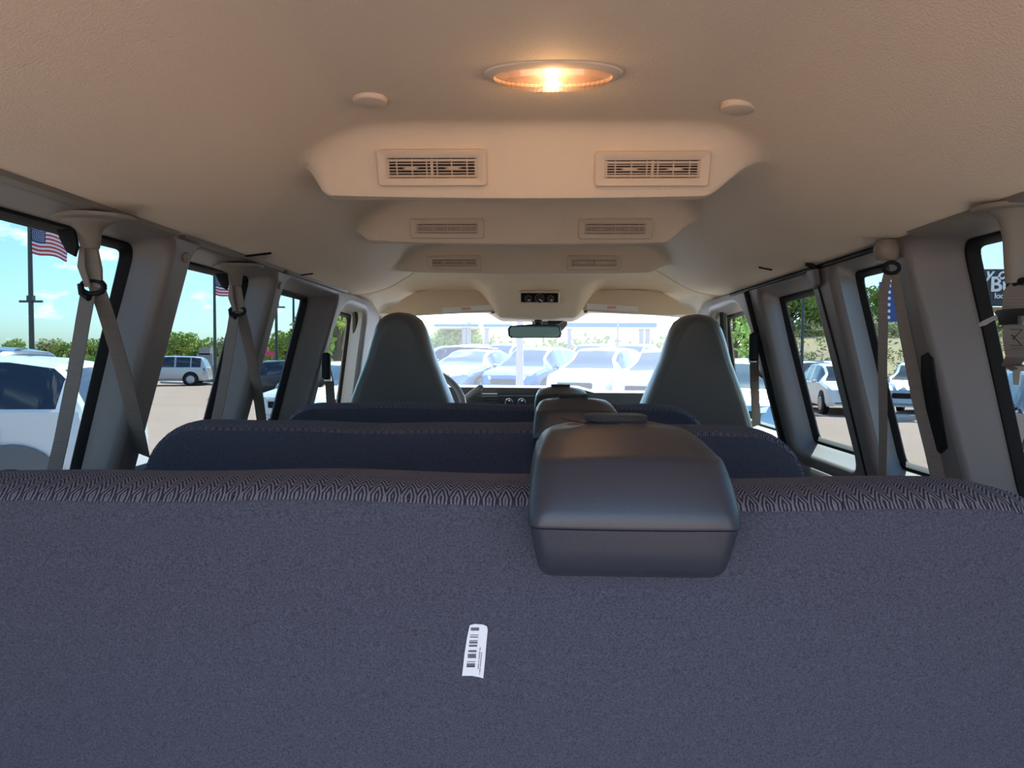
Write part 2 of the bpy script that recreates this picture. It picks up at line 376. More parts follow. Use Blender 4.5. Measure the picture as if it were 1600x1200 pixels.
def wall(side, wins, name, n0):
    def W(p, off): return (side * wallx(p[1], off), p[0], p[1])
    mb = MB(); outer = [Vector(p) for p in ((-0.2, -0.50), (3.70, -0.50), (3.70, 0.10), (3.44, 0.245), (-0.2, 0.245))]
    loops = []; BV = 0.022
    for wv in wins:
        lp = rquad(wv['i'], wv['r']); gp = rquad(wv['g'], 0.035 if wv['glass'] == 'tinted_glass' else 0.05); wv['gp'] = gp; wv['lp'] = lp
        big = off_loop(lp, BV * 0.75); big = [Vector((p.x, min(p.y, 0.2435))) for p in big]; loops.append(big)
        rings = []
        for k in range(5):
            a = math.pi / 2 * k / 4
            rings.append([W(b.lerp(l, math.sin(a)), BV * (1 - math.cos(a))) for b, l in zip(big, lp)])
        rings.append([W(l.lerp(q, 0.55), lerp(BV, GO, 0.5)) for l, q in zip(lp, gp)])
        rings.append([W(q, GO) for q in gp])
        rings.append([W(q, GO + 0.018) for q in gp])
        mb.loft(rings, cap=(False, False))
    pts = [outer] + loops; flat = [p for l in pts for p in l]
    tris = tessellate_polygon([[Vector((p.x, p.y, 0)) for p in l] for l in pts])
    mb.add([W(p, 0) for p in flat], tris)
    # outside skin with the same openings
    sk = MB(); pts = [outer] + [wv['gp'] for wv in wins]; flat = [p for l in pts for p in l]
    tris = tessellate_polygon([[Vector((p.x, p.y, 0)) for p in l] for l in pts]); sk.add([W(p, GO + 0.018) for p in flat], tris)
    xb = wallx(-0.5)
    # lower wall
    mb.loft([[(side * xb, y, -0.5) for y in (-0.2, 3.7)], [(side * (xb + 0.01), y, -1.12) for y in (-0.2, 3.7)]], close=False, cap=(False, False))
    sk.loft([[(side * (xb + GO + 0.018), y, -0.5) for y in (-0.2, 4.9)], [(side * (xb + GO + 0.018), y, -1.45) for y in (-0.2, 4.9)]], close=False, cap=(False, False))
    # top: close the wall head over to the roof rail
    mb.loft([[(side * wallx(0.245, 0), y, 0.245) for y in (-0.2, 3.44)], [(side * wallx(0.245, GO + 0.018), y, 0.245) for y in (-0.2, 3.44)]], close=False, cap=(False, False))
    o = mb.build(name, 'trim_grey', angle=50); struct(o)
    ob = sk.build('body_skin', 'van_paint', o)
    for k, wv in enumerate(wins):
        gm = MB(); big = off_loop(wv['gp'], 0.004); gm.loft([[W(p, GO + 0.010) for p in big], [W(p, GO + 0.0145) for p in big]])
        wo_ = struct(gm.build('window_%d' % (n0 + k), wv['glass'], smooth=False))
        fr = MB(); gi = off_loop(wv['gp'], -0.013 if wv['glass'] == 'tinted_glass' else -0.010); gb = off_loop(wv['gp'], 0.003)
        fr.loft([[W(p, GO - 0.012) for p in gb], [W(p, GO - 0.012) for p in off_loop(wv['gp'], -0.004)], [W(p, GO + 0.006) for p in gi], [W(p, GO + 0.009) for p in gi], [W(p, GO + 0.009) for p in gb]], cap=(False, False))
        fr.build('window_seal', 'rubber', wo_)
    return o
wl = wall(-1, WL, 'wall_left', 1)
wr = wall(1, WR, 'wall_right', 5)
# header trims: lighter strip between headliner and glass, with a piping edge
def header(side, segs, name):
    for k, (y0, y1) in enumerate(segs):
        mb = MB(); rings = []
        N = 40
        for j in range(N + 1):
            y = lerp(y0, y1, j / N)
            prof = [(0.728, 0.262), (0.722, 0.250), (0.727, 0.243), (0.742, 0.2405), (0.775, 0.2375), (0.815, 0.2345), (0.843, 0.2325), (0.845, 0.245)]
            rings.append([(side * px, y, pz - 0.022 * smpos((y - 2.2) / 1.1, 1) * 0) for px, pz in prof])
        mb.loft(rings, close=False, cap=(False, False)); struct(mb.build(name + '_%d' % (k + 1), 'trim_header'))
header(-1, [(0.0, 1.48), (1.505, 2.10), (2.125, 2.82)], 'trim_left')
header(1, [(0.0, 1.475)], 'trim_right')
# right side doors: black weather seal between headliner and the door frames, white strip painted for sky showing through the gap
mb = MB(); mb.tube([(0.742, y, 0.2415) for y in (1.62, 1.9, 2.2, 2.6, 2.85)], 0.0065, 8); struct(mb.build('trim_seal_1', 'rubber'))
mb = MB(); mb.box((0.7535, 2.30, 0.236), (0.006, 0.36, 0.009), bev=0.002); struct(mb.build('trim_sky_gap_1', 'label_white'))
for (yy, zt, nm) in ((2.625, 0.236, 'trim_seal_2'),):
    mb = MB(); mb.tube([(wallx(z) - 0.004, yy + 0.045 * sm(.25, -.3, z) if False else yy + 0.045 * (1 - sm(-.3, .2, z)), z) for z in (0.235, 0.15, 0.05, -0.05, -0.15, -0.3, -0.45)], 0.011, 8); struct(mb.build(nm, 'rubber'))
mb = MB(); mb.tube([(wallx(z) - 0.001, 2.00 + 0.03 * smpos(-z / 0.4, 1), z) for z in (0.225, 0.1, 0.0, -0.1, -0.2, -0.3, -0.48)], 0.0035, 6); struct(mb.build('trim_seal_4', 'rubber'))
# lower door panels (right) and lower panel (left)
def sillpanel(side, y0, y1, nm):
    mb = MB(); x = wallx(-0.36)
    prof = [(x + 0.005, -0.352), (x - 0.018, -0.356), (x - 0.026, -0.368), (x - 0.022, -0.50), (x + 0.0, -0.72), (x + 0.04, -0.72), (x + 0.06, -0.352)]
    mb.loft([[(side * a, y, b) for a, b in prof] for y in (y0, y0 + 0.006, y1 - 0.006, y1)]); o = mb.build(nm, 'trim_grey'); struct(o); return o
sillpanel(1, 1.60, 1.975, 'trim_panel_1'); sillpanel(1, 1.985, 2.62, 'trim_panel_2'); sillpanel(1, 0.2, 1.59, 'trim_panel_3'); sillpanel(-1, 0.2, 2.75, 'trim_panel_4')
# recessed belt slot in the right pillar
slot = [PW(x, y, 1, -0.002) for x, y in ((1440, 556), (1449, 551), (1456, 560), (1463, 600), (1472, 655), (1480, 700), (1470, 709), (1461, 700), (1448, 640), (1440, 590))]
n_ = Vector((1, 0, LEAN)).normalized()
mb = MB(); mb.slab([p - n_ * 0.002 for p in slot], n_ * 0.006, 0.002); struct(mb.build('trim_belt_slot', 'rubber'))
# roof skin over the headliner and tail frame
mb = MB(); rr = []
for y in (-0.3, 0.5, 1.5, 2.5, 3.55, 3.75):
    dz = -0.12 * sm(3.3, 3.8, y)
    rr.append([(sx, y, z + dz) for sx, z in ((-0.885, 0.245), (-0.86, 0.40), (-0.7, 0.50), (-0.35, 0.54), (0, 0.55), (0.35, 0.54), (0.7, 0.50), (0.86, 0.40), (0.885, 0.245))])
mb.loft(rr, close=False, cap=(False, False)); struct(mb.build('roof', 'van_paint', angle=60))
# unseen tail door frame behind the camera, added to cut rear light on the headliner
mb = MB(); mb.box((0, -0.235, 0.40), (1.5, 0.07, 0.22), bev=0.02)
for s in (-1, 1): mb.box((s * 0.86, -0.235, -0.35), (0.22, 0.07, 1.5), bev=0.02)
struct(mb.build('door_frame_rear', 'van_paint'))
# floor
mb = MB(); mb.box((0, 2.2, -1.13), (1.98, 5.0, 0.04)); struct(mb.build('floor', 'floor_mat'))
# windshield, cowl, dash, nose
mb = MB(); ws = []
for k in range(13):
    a = -1 + k / 6
    ws.append([Vector((a * 0.80, 3.64 - 0.10 * a * a, 0.20)), Vector((a * 0.86, 4.22 - 0.22 * a * a, -0.26))])
mb.loft([[p for p in (r[0], r[1], r[1] + Vector((0, 0.006, 0.004)), r[0] + Vector((0, 0.006, 0.004)))] for r in ws]); struct(mb.build('window_9', 'windshield_glass'))
for s in (-1, 1):       # A pillars
    mb = MB()
    P0 = Vector((s * 0.785, 3.50, 0.24)); P1 = Vector((s * 0.90, 4.05, -0.30)); pp = []
    for t in (0, .25, .5, .75, 1):
        c_ = P0.lerp(P1, t); pp.append([c_ + Vector(q) for q in ((-s * .045, -.02, 0), (-s * .05, .03, 0), (s * .0, .06, 0), (s * .05, .03, 0), (s * .04, -.03, 0))])
    mb.loft(pp); struct(mb.build('trim_pillar_%s' % ('left' if s < 0 else 'right'), 'trim_header'))
    mb = MB(); P0 = PW(556, 486, -1, .05) if s < 0 else PW(1133, 480, 1, .05)
    mb.tube([PW(x, y, s, 0.06) for x, y in (((545, 476), (553, 480), (556, 492), (556, 520), (554, 575), (553, 640)) if s < 0 else ((1143, 468), (1134, 472), (1130, 486), (1131, 520), (1133, 575), (1136, 640)))], 0.016, 8)
    struct(mb.build('trim_door_frame_%s' % ('left' if s < 0 else 'right'), 'rubber'))
dsh = empty('dashboard', (0, 3.8, -1.1), 'dark grey dashboard across the front of the van under the windshield', 'dashboard')
mb = MB(); prof = [(3.62, -1.0), (3.60, -0.55), (3.555, -0.30), (3.550, -0.185), (3.553, -0.160), (3.565, -0.152), (3.60, -0.150), (3.80, -0.165), (4.05, -0.20), (4.25, -0.27), (4.25, -1.0)]
mb.loft([[(x, y - 0.0, z + 0.012 * (1 if x < 0.25 else -.8)) for y, z in prof] for x in (-0.83, -0.5, -0.05, 0.2, 0.28, 0.6, 0.83)]); mb.build('dash_body', 'dash', dsh)
mb = MB(); a = PY(735, 617, 3.50); b_ = PY(828, 617, 3.50)
mb.box(((a.x + b_.x) / 2 + .03, 3.548, -0.245), (0.36, 0.03, 0.135), bev=0.01); cs = mb.build('control_panel', 'black_plastic', dsh)
for px in (795, 815):
    p = PY(px, 629, 3.515); mb = MB(); mb.tube([p + Vector((math.cos(t) * .017, 0, math.sin(t) * .017)) for t in [2 * math.pi * k / 16 for k in range(17)]], 0.0035, 6, cap=False); kn = mb.build('knob', 'chrome', dsh)
    mb = MB(); mb.disc(p, (0, -1, 0), 0.011, 0.015, 16, bev=.003); mb.build('knob_cap', 'black_plastic', dsh)
for px in (765,):
    p = PY(px, 622, 3.52)
    for k in range(5):
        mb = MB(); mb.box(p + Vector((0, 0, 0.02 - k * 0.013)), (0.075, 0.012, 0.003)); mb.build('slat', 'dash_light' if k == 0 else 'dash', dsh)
mb = MB(); mb.box((-0.05, 4.9, -0.62), (1.7, 1.2, 0.5), bev=0.15); hood = mb.build('hood', 'car_white', smooth=True); struct(hood)
mb = MB(); mb.box((0, 4.32, -0.85), (1.86, 0.1, 1.05)); struct(mb.build('wall_front', 'dash'))
# ================================================================== BENCH SEATS
def rr_outline(x0, x1, zt, zb, rad, ins, n=10):
    x0 += ins; x1 -= ins; zt -= ins; r = max(rad - ins, 0.01); out = [(x1, zb), (x1, (zt - r + zb) / 2)]
    for k in range(n + 1): t = math.pi / 2 * k / n; out.append((x1 - r + r * math.cos(t), zt - r + r * math.sin(t)))
    m = 24
    for k in range(1, m): out.append((lerp(x1 - r, x0 + r, k / m), zt))
    for k in range(n + 1): t = math.pi / 2 + math.pi / 2 * k / n; out.append((x0 + r + r * math.cos(t), zt - r + r * math.sin(t)))
    out += [(x0, (zt - r + zb) / 2), (x0, zb)]; return out
def bench(Y0, zt, x0, x1, label, near=False):
    root = empty('bench_seat', ((x0 + x1) / 2, Y0 + 0.3, -1.11), label, 'bench seat', None)
    TH = 0.155
    def L(x, y, z): return (x, Y0 + y + (zt - z) * 0.13, z + (0.0022 * math.sin(x * 9 + Y0 * 5) + 0.0012 * math.sin(x * 23)) * sm(zt - .2, zt, z))
    secs = [(0.045, 0.0), (0.030, 0.001), (0.022, 0.003), (0.0165, 0.0055)]
    secs2 = [(0.0175, 0.008), (0.0160, 0.0045), (0.0105, 0.010), (0.0055, 0.020), (0.0020, 0.033), (0.0, 0.048), (0.0, 0.075), (0.002, 0.105), (0.010, 0.130), (0.022, 0.147), (0.04, TH)]
    zb = -0.74; rad = 0.135
    mk = lambda S: [[L(x, y, z) for x, z in rr_outline(x0, x1, zt, zb, rad, i)] for i, y in S]
    rg = mk(secs); mb = MB(); mb.loft(rg, cap=(False, True))
    # rear face filled with a bowed grid
    ins = rr_outline(x0, x1, zt, zb, rad, 0.045); cxm = (x0 + x1) / 2; ring_prev = rg[0]; rings = [ring_prev]
    for s_ in (0.92, 0.75, 0.5, 0.25, 0.02):
        rings.append([L(cxm + (x - cxm) * s_, -0.006 * (1 - s_ ** 6), (z - (zb + zt) / 2) * s_ + (zb + zt) / 2) for x, z in ins])
    mb.loft(rings[::-1], cap=(False, False)); mb.build('back_panel', 'carpet_back', root, angle=70)
    mb = MB(); mb.loft(mk(secs2), cap=(True, True)); mb.build('backrest', 'herringbone', root, angle=70)
    mb = MB(); mb.box(((x0 + x1) / 2, Y0 + 0.42, -0.72), (x1 - x0 - 0.02, 0.44, 0.16), bev=0.05); mb.build('cushion', 'herringbone', root)
    for sx in (x0 + 0.2, x1 - 0.2):
        for dy in (0.28, 0.56):
            mb = MB(); mb.box((sx, Y0 + dy, -0.95), (0.04, 0.04, 0.31)); mb.build('leg', 'black_plastic', root)
    # plastic shoulder belt housing riding on the top edge
    hc = 0.0815; dz = zt + 0.118
    def sec(z, hw, yr, yf, rr, cx=hc, crown=0.0, bow=0.0):
        out = []; n = 7
        cs_ = [(cx + hw - rr, yr + rr, -90), (cx + hw - rr, yf - rr, 0), (cx - hw + rr, yf - rr, 90), (cx - hw + rr, yr + rr, 180)]
        for q, (a, b, t0) in enumerate(cs_):
            for k in range(n + 1):
                t = R(t0 + 90 * k / n); px_ = a + rr * math.cos(t); py_ = b + rr * math.sin(t)
                if t0 in (-90, 180): py_ -= bow * (1 - ((px_ - cx) / hw) ** 2)
                out.append(Vector((px_, py_, z + dz + crown * (1 - ((px_ - cx) / hw) ** 2))))
            if q == 3:
                pass
            m_ = 6; nx = cs_[(q + 1) % 4]; t = R(nx[2]); p2 = Vector((nx[0] + rr * math.cos(t), nx[1] + rr * math.sin(t)))
            p1 = out[-1].copy()
            for k in range(1, m_):
                x_ = lerp(p1.x, p2.x, k / m_); y_ = lerp(p1.y if q in (0, 1, 2) else p1.y + 0, p2.y, k / m_)
                if q == 3: y_ = p2.y - bow * (1 - ((x_ - cx) / hw) ** 2)
                out.append(Vector((x_, y_, z + dz + crown * (1 - ((x_ - cx) / hw) ** 2))))
        return out
    yb = Y0 - 0.07
    hs = [sec(-0.185, 0.0745, yb + 0.030, yb + 0.20, .010), sec(-0.178, 0.0780, yb + 0.016, yb + 0.20, .012, bow=.002), sec(-0.172, 0.0795, yb + 0.011, yb + 0.20, .012, bow=.003), sec(-0.155, 0.0830, yb + 0.006, yb + 0.20, .012, bow=.004), sec(-0.1380, 0.0860, yb + 0.001, yb + 0.20, .012, bow=.004)]
    mb = MB(); mb.loft(hs); hb = mb.build('belt_housing', 'housing', root, angle=45)
    hs = [sec(-0.1368, 0.0872, yb - 0.001, yb + 0.205, .012, bow=.004), sec(-0.134, 0.0880, yb - 0.0025, yb + 0.206, .013, bow=.004), sec(-0.122, 0.0872, yb + 0.002, yb + 0.205, .018, bow=.005), sec(-0.108, 0.0855, yb + 0.009, yb + 0.203, .022, bow=.006, crown=.001), sec(-0.096, 0.0835, yb + 0.018, yb + 0.20, .024, bow=.007, crown=.002),
          sec(-0.0885, 0.0815, yb + 0.0245, yb + 0.197, .025, bow=.008, crown=.003), sec(-0.0855, 0.0805, yb + 0.0285, yb + 0.196, .025, bow=.008, crown=.004), sec(-0.0838, 0.0790, yb + 0.036, yb + 0.195, .026, bow=.008, crown=.0045), sec(-0.0775, 0.0760, yb + 0.064, yb + 0.193, .028, bow=.008, crown=.005), sec(-0.0730, 0.0725, yb + 0.085, yb + 0.188, .030, bow=.007, crown=.0055), sec(-0.0690, 0.0670, yb + 0.106, yb + 0.180, .031, bow=.007, crown=.0055), sec(-0.0665, 0.050, yb + 0.122, yb + 0.17, .02, crown=.0065), sec(-0.0655, 0.02, yb + 0.13, yb + 0.16, .01, crown=.0065)]
    mb = MB(); mb.loft(hs, cap=(True, True)); mb.build('housing_cap', 'housing', hb, angle=60)
    mb = MB(); c0 = Vector((hc - 0.002, yb + 0.147, dz - 0.061)); ol = [c0 + Vector((math.copysign(abs(math.cos(t)) ** .5, math.cos(t)) * 0.031, math.copysign(abs(math.sin(t)) ** .6, math.sin(t)) * 0.026, 0)) for t in [2 * math.pi * k / 32 for k in range(32)]]
    mb.slab(ol, (0, 0, 0.0058), 0.001); mb.build('belt_slot_cover', 'lid', hb)
    if near:
        mb = MB(); mb.tube([Vector((hc + 0.0, 0, 0)) + Vector((-0.030 + 0.0008 * k, yb + 0.0075 + 0.0022 * k * .6, dz - 0.1425 - k * 0.0045)) for k in range(7)], 0.0004, 4); mb.build('moulding_line', 'rubber', hb)
        mb = MB(); mb.tube([c0 + Vector((math.cos(t) * 0.052 - .004, math.sin(t) * 0.030 - 0.012, 0.0045 - 0.0045 * abs(math.sin(t)) )) for t in [math.pi * (1.0 + k / 20 * .55) for k in range(20)]], 0.0006, 4); mb.build('hinge_line', 'rubber', hb)
    return root
bench(0.665, -0.120, -0.90, 0.545, 'nearest bench seat, with a white barcode sticker on its blue grey carpeted back', True)
bench(1.49, -0.140, -0.835, 0.563, 'middle bench seat, second from the camera, grey herringbone cloth with black belt housing')
bench(2.325, -0.151, -0.835, 0.553, 'front bench seat just behind the two high backed bucket seats')
# sticker on the back of the nearest bench
def backpt(px, py, lift=0.0):
    d = ray(px, py); Y0 = 0.665; zt = -0.120
    # plane y = Y0 - .006 + (zt - z)*.13 - lift
    k = (Y0 - 0.006 - lift + zt * 0.13) / (d.y + 0.13 * d.z); return d * k
st = MB(); fr_ = [(734, 977), (742, 975), (755, 976), (761, 979), (762, 985), (760, 1005), (758, 1030), (755, 1060), (748, 1058), (738, 1056), (722, 1056), (726, 1020), (730, 995)]
sto = [backpt(x, y, 0.0012) for x, y in fr_]; st.slab(sto, (0, 0.0010, 0)); sticker = tag(st.build('sticker', 'label_white', smooth=False), 'small white barcode sticker stuck upright on the carpeted back of the nearest bench', 'sticker')
bars = [(983, 5, .6), (992.3, 1, 1), (995.5, 2.4, .5), (1001, 1, .7), (1004, 2.8, .6), (1009, 2.6, 1), (1017.5, 2.7, 1), (1025, 6, .7), (1034, 1, 1), (1039, 4.8, .7), (1042, 1.2, 1)]
mb = MB()
for y, h, w_ in bars:
    x0 = 735.6 - (y - 983) * 0.115; x1 = 748.6 - (y - 983) * 0.115
    nb = max(1, int(round(h / 1.7)))
    for k in range(nb):
        yy = y + (k - (nb - 1) / 2) * 1.7; hh = min(h, 1.25) * .5
        q = [backpt(x0, yy - hh, .0015), backpt(x1, yy - hh, .0015), backpt(x1, yy + hh, .0015), backpt(x0, yy + hh, .0015)]; mb.slab(q, (0, .0002, 0))
mb.build('barcode', 'ink', sticker, smooth=False)
mb = MB(); rnd = random.Random(3)
for x_, ya, yb_ in ((750.5, 1012, 1046), (753.5, 1020, 1054)):
    y = ya
    while y < yb_:
        x = x_ - (y - 1010) * .10; q = [backpt(x - .8, y, .0015), backpt(x + .9, y - .1, .0015), backpt(x + .9 - rnd.random() * .8, y + 1.0, .0015), backpt(x - .8, y + .9, .0015)]; mb.slab(q, (0, .0002, 0)); y += 1.6 + (1.2 if rnd.random() < .15 else 0)
mb.build('digits', 'ink', sticker, smooth=False)
# ================================================================== FRONT BUCKET SEATS
def bucket(cx, Y0, zt, label):
    root = empty('bucket_seat', (cx, Y0 + 0.3, -1.11), label, 'seat', None)
    tab = [(0, 0.0), (0.004, 0.035), (0.012, 0.056), (0.03, 0.080), (0.06, 0.097), (0.10, 0.112), (0.18, 0.136), (0.26, 0.168), (0.35, 0.203), (0.45, 0.235), (0.6, 0.25), (0.85, 0.25)]
    hs = [0, .004, .012, .03, .06, .10, .14, .18, .22, .26, .30, .35, .40, .45, .52, .6, .85]
    def ol(ins, y, drop=0.0):
        L_ = []
        for h in hs: 
            wv = max(interp(tab, h) - ins, 0.0); L_.append((wv, h))
        pts = [Vector((cx + a, Y0 + y + h * 0.10, zt - h - (drop if h < .06 else drop * (1 - smpos((h - .06) / .2, 1))))) for a, h in L_][::-1] + [Vector((cx - a, Y0 + y + h * 0.10, zt - h - (drop if h < .06 else drop * (1 - smpos((h - .06) / .2, 1))))) for a, h in L_][1:]
        return pts
    mb = MB(); mb.loft([ol(.046, 0.0, .03), ol(.034, 0.001, .018), ol(.028, .006, .012)], cap=(True, True)); mb.build('back_shell', 'vinyl', root, angle=40)
    mb = MB(); mb.loft([ol(.027, 0.006, .012), ol(.016, .014, .006), ol(.006, .035, .002), ol(0, .07, 0), ol(0, .11, 0), ol(.012, .145, .006), ol(.03, .16, .02)]); mb.build('backrest', 'vinyl_edge', root, angle=50)
    mb = MB(); mb.box((cx, Y0 + 0.36, -0.68), (0.5, 0.5, 0.16), bev=0.05); mb.build('cushion', 'bounce_cloth', root)
    mb = MB(); mb.box((cx, Y0 + 0.36, -0.93), (0.36, 0.36, 0.36)); mb.build('seat_base', 'black_plastic', root)
    return root
a = PY(623, 487, 2.82); b_ = PY(1091, 490, 2.82)
bucket(a.x, 2.78, a.z, 'left high-backed dark vinyl bucket seat behind the steering wheel')
bucket(b_.x, 2.78, b_.z, 'right high-backed dark vinyl bucket seat on the passenger side')
# ================================================================== CEILING FITTINGS
def ceil_frame(px, py):       # world point on headliner at pixel
    lo, hi = 0.5, 3.0
    d = ray(px, py)
    t = 0.4
    while t < 3.2:
        p = d * (t / d.y)
        if p.z >= ceil_z(p.x, p.y): break
        t += 0.002
    return p
# dome lamp
p = PZ(864, 114, 0.4295)
dome = empty('dome_lamp', p, 'lit oval dome lamp with warm glowing lens on the tan headliner', 'lamp')
def ell(cx, cy, z, a, b, n=48): return [Vector((cx + a * math.copysign(abs(math.cos(t)) ** .85, math.cos(t)), cy + b * math.copysign(abs(math.sin(t)) ** .95, math.sin(t)), z)) for t in [2 * math.pi * k / n for k in range(n)]]
x, y, z = p.x, p.y, 0.4305
mb = MB(); mb.loft([ell(x, y, z, .106, .052), ell(x, y, z - .005, .104, .050), ell(x, y, z - .008, .097, .044), ell(x, y + .002, z - .008, .090, .037), ell(x, y + .002, z - .004, .088, .036)], cap=(False, False)); mb.build('bezel', 'headliner_plastic', dome)
mb = MB(); mb.loft([ell(x, y, z - .0035, .088, .036), ell(x, y, z - .0030, .05, .02), ell(x, y, z - .003, .01, .004)], cap=(False, True)); mb.build('reflector', 'reflector', dome)
mb = MB(); mb.loft([ell(x, y, z - .006, .088, .036), ell(x, y, z - .016, .084, .033), ell(x, y, z - .021, .072, .024), ell(x, y, z - .023, .05, .013), ell(x, y, z - .0235, .01, .003)], cap=(False, True))
lens = mb.build('lens', 'lens_glass', dome)
mb = MB()
for k in range(23):
    xx = x - .077 + k * .007; hw = .033 * math.sqrt(max(0, 1 - ((xx - x) / .086) ** 2))
    mb.box((xx, y, z - .0245 + .010 * ((xx - x) / .086) ** 2 + .001), (.0011, hw * 1.1, .0012))
mb.build('lens_ribs', 'lens_glass', dome)
mb = MB(); mb.ico((x - .001, y + .004, z - .0115), .0048, sc=(1.9, 1, 1)); mb.build('bulb', 'bulb', dome)
for dx in (-.018, .014):
    mb = MB(); mb.box((x + dx, y + .042, z - .010), (.013, .010, .010), bev=.003); mb.build('switch', 'rubber', dome)
pl = bpy.data.lights.new('dome_bulb', 'POINT'); pl.energy = 0.12; pl.color = (1.0, 0.60, 0.28); pl.shadow_soft_size = 0.02
po = bpy.data.objects.new('dome_bulb', pl); col.objects.link(po); po.location = (x, y, z - 0.032); 
# round caps
for (px, py, lab) in ((578, 160, 'round tan plug in the headliner left of the dome lamp'), (1153, 172, 'round tan plug in the headliner right of the dome lamp')):
    q = ceil_frame(px, py - 6); sl_ = (base(q.x + .01) - base(q.x - .01)) / .02; nn = Vector((sl_ * .3, 0, -1)).normalized()
    mb = MB(); mb.disc(Vector((q.x, q.y, base(q.x))) - nn * .004, nn, .0285, .0115, 32, bev=.003); tag(mb.build('trim_plug', 'headliner_plastic'), lab, 'plug')
# air vents on the duct faces
def vent(px0, px1, py0, py1, k, label, closed=False, rows=5):
    Y = PODS[k][0]
    a = PY((px0 + px1) / 2, (py0 + py1) / 2, Y); w_ = (px1 - px0) / F * Y * 1.0; h_ = (py1 - py0) / F * Y
    # face normal: sloping face of the pod
    pt = ceil_frame((px0 + px1) / 2, py0 + 3); pb = ceil_frame((px0 + px1) / 2, py1 - 3)
    dv = pt - pb; rot = Euler((math.atan2(-dv.y, dv.z), 0, 0)).to_matrix()
    a = (pt + pb) / 2; h_ = dv.length * (py1 - py0) / (py1 - py0 - 6); fy = a.y - 0.001; w_ = (px1 - px0) / F * a.y
    root = empty('air_vent', (a.x, fy, a.z), label, 'vent', None)
    def T(x, y, z): return Vector((a.x, fy, a.z)) + rot @ Vector((x, y, z))
    m = .018 * w_ / .2
    W2, H2 = w_ / 2, h_ / 2; iw, ih = W2 - m, H2 - m * .82
    def rect(w, h, r, y, n=4):
        out = []
        for sx, sz, t0 in ((1, 1, 0), (-1, 1, 90), (-1, -1, 180), (1, -1, 270)):
            for q in range(n + 1):
                t = R(t0 + 90 * q / n); out.append(T(sx * (w - r) + r * math.cos(t), y, sz * (h - r) + r * math.sin(t)))
        return out
    mb = MB(); mb.loft([rect(W2, H2, .006, .022), rect(W2, H2, .006, -.010), rect(W2 - .003, H2 - .003, .005, -.0135), rect(iw + .003, ih + .003, .003, -.0115), rect(iw, ih, .002, -.009), rect(iw, ih, .002, .002)], cap=(False, False)); mb.build('bezel', 'headliner_plastic', root)
    mb = MB(); mb.slab(rect(iw, ih, .002, -.003), rot @ Vector((0, .003, 0))); mb.build('backing', 'vent_dark' if not closed else 'vent_plastic', root)
    if not closed:
        mb0 = None
        for j in range(rows + 1):
            zz = lerp(ih - .004, -ih + .004, j / rows); th = .0048 if j in (0, rows) else .0024
            mb = MB(); mb.box((0, 0, 0), (iw * 2 - .002, .0025, th), rot=rot, bev=.0006); mb.v = [tuple(Vector(v) + T(0, -.0095, zz)) for v in mb.v]; mb.build('slat', 'vent_plastic', root)
        for j in range(9):
            fx = (-1, -.80, -.45, -.12, 0, .12, .45, .80, 1)[j]; ww = .005 if j in (0, 4, 8) else .0022
            mb = MB(); mb.box((0, 0, 0), (ww, .004, ih * 2 - .002), rot=rot); mb.v = [tuple(Vector(v) + T(fx * (iw - .002), -.0085, 0)) for v in mb.v]; mb.build('divider', 'vent_plastic', root)
    else:
        for s_ in (-1, 1):
            mb = MB(); mb.box((0, 0, 0), (iw - .004, .006, ih * 2 - .005), rot=rot, bev=.0015); mb.v = [tuple(Vector(v) + T(s_ * iw / 2, -.006, 0)) for v in mb.v]; mb.build('louvre', 'vent_plastic', root)
    for s_ in (-1, 1):
        mb = MB(); cc = T(s_ * iw * .47, -.0105, 0); k_ = w_ / .2
        mb.slab([cc + rot @ Vector(q) for q in ((-.015 * k_, 0, 0), (0, 0, -.0036 * k_), (.015 * k_, 0, 0), (0, 0, .0036 * k_))], rot @ Vector((0, .006, 0)), 0.001); mb.build('thumb_tab', 'vent_plastic' if closed is False else 'headliner_plastic', root)
    return root
vent(591, 761, 233, 290, 0, 'left air vent in the nearest ceiling duct')
vr = vent(930, 1106, 236, 291, 0, 'right air vent in the nearest ceiling duct')
vent(642, 757, 341, 372, 1, 'left air vent in the middle ceiling duct', rows=5)
vent(904, 1018, 341, 373, 1, 'right air vent in the middle ceiling duct', rows=5)
vent(668, 752, 399, 421, 2, 'left air vent in the farthest ceiling duct', rows=4)
vent(886, 970, 399, 421, 2, 'right air vent with closed louvres in the farthest ceiling duct', closed=True)
# small slots and clips in the headliner
for (px, py, w_, d_, lab) in ((393, 398, .10, .012, 'black coat hook slot in the headliner above the left windows'), (478, 428, .045, .008, 'small dark clip in the headliner near the front left pillar'), (1196, 419, .04, .008, 'small dark clip in the headliner above the right side door')):
    q = ceil_frame(px, py); mb = MB(); s_ = (base(q.x + .01) - base(q.x - .01)) / .02
    mb.box((q.x, q.y, q.z - .001), (w_, d_, .006), rot=Euler((0, -math.atan(s_), 0)).to_matrix(), bev=.002); tag(mb.build('headliner_clip', 'rubber'), lab, 'clip')
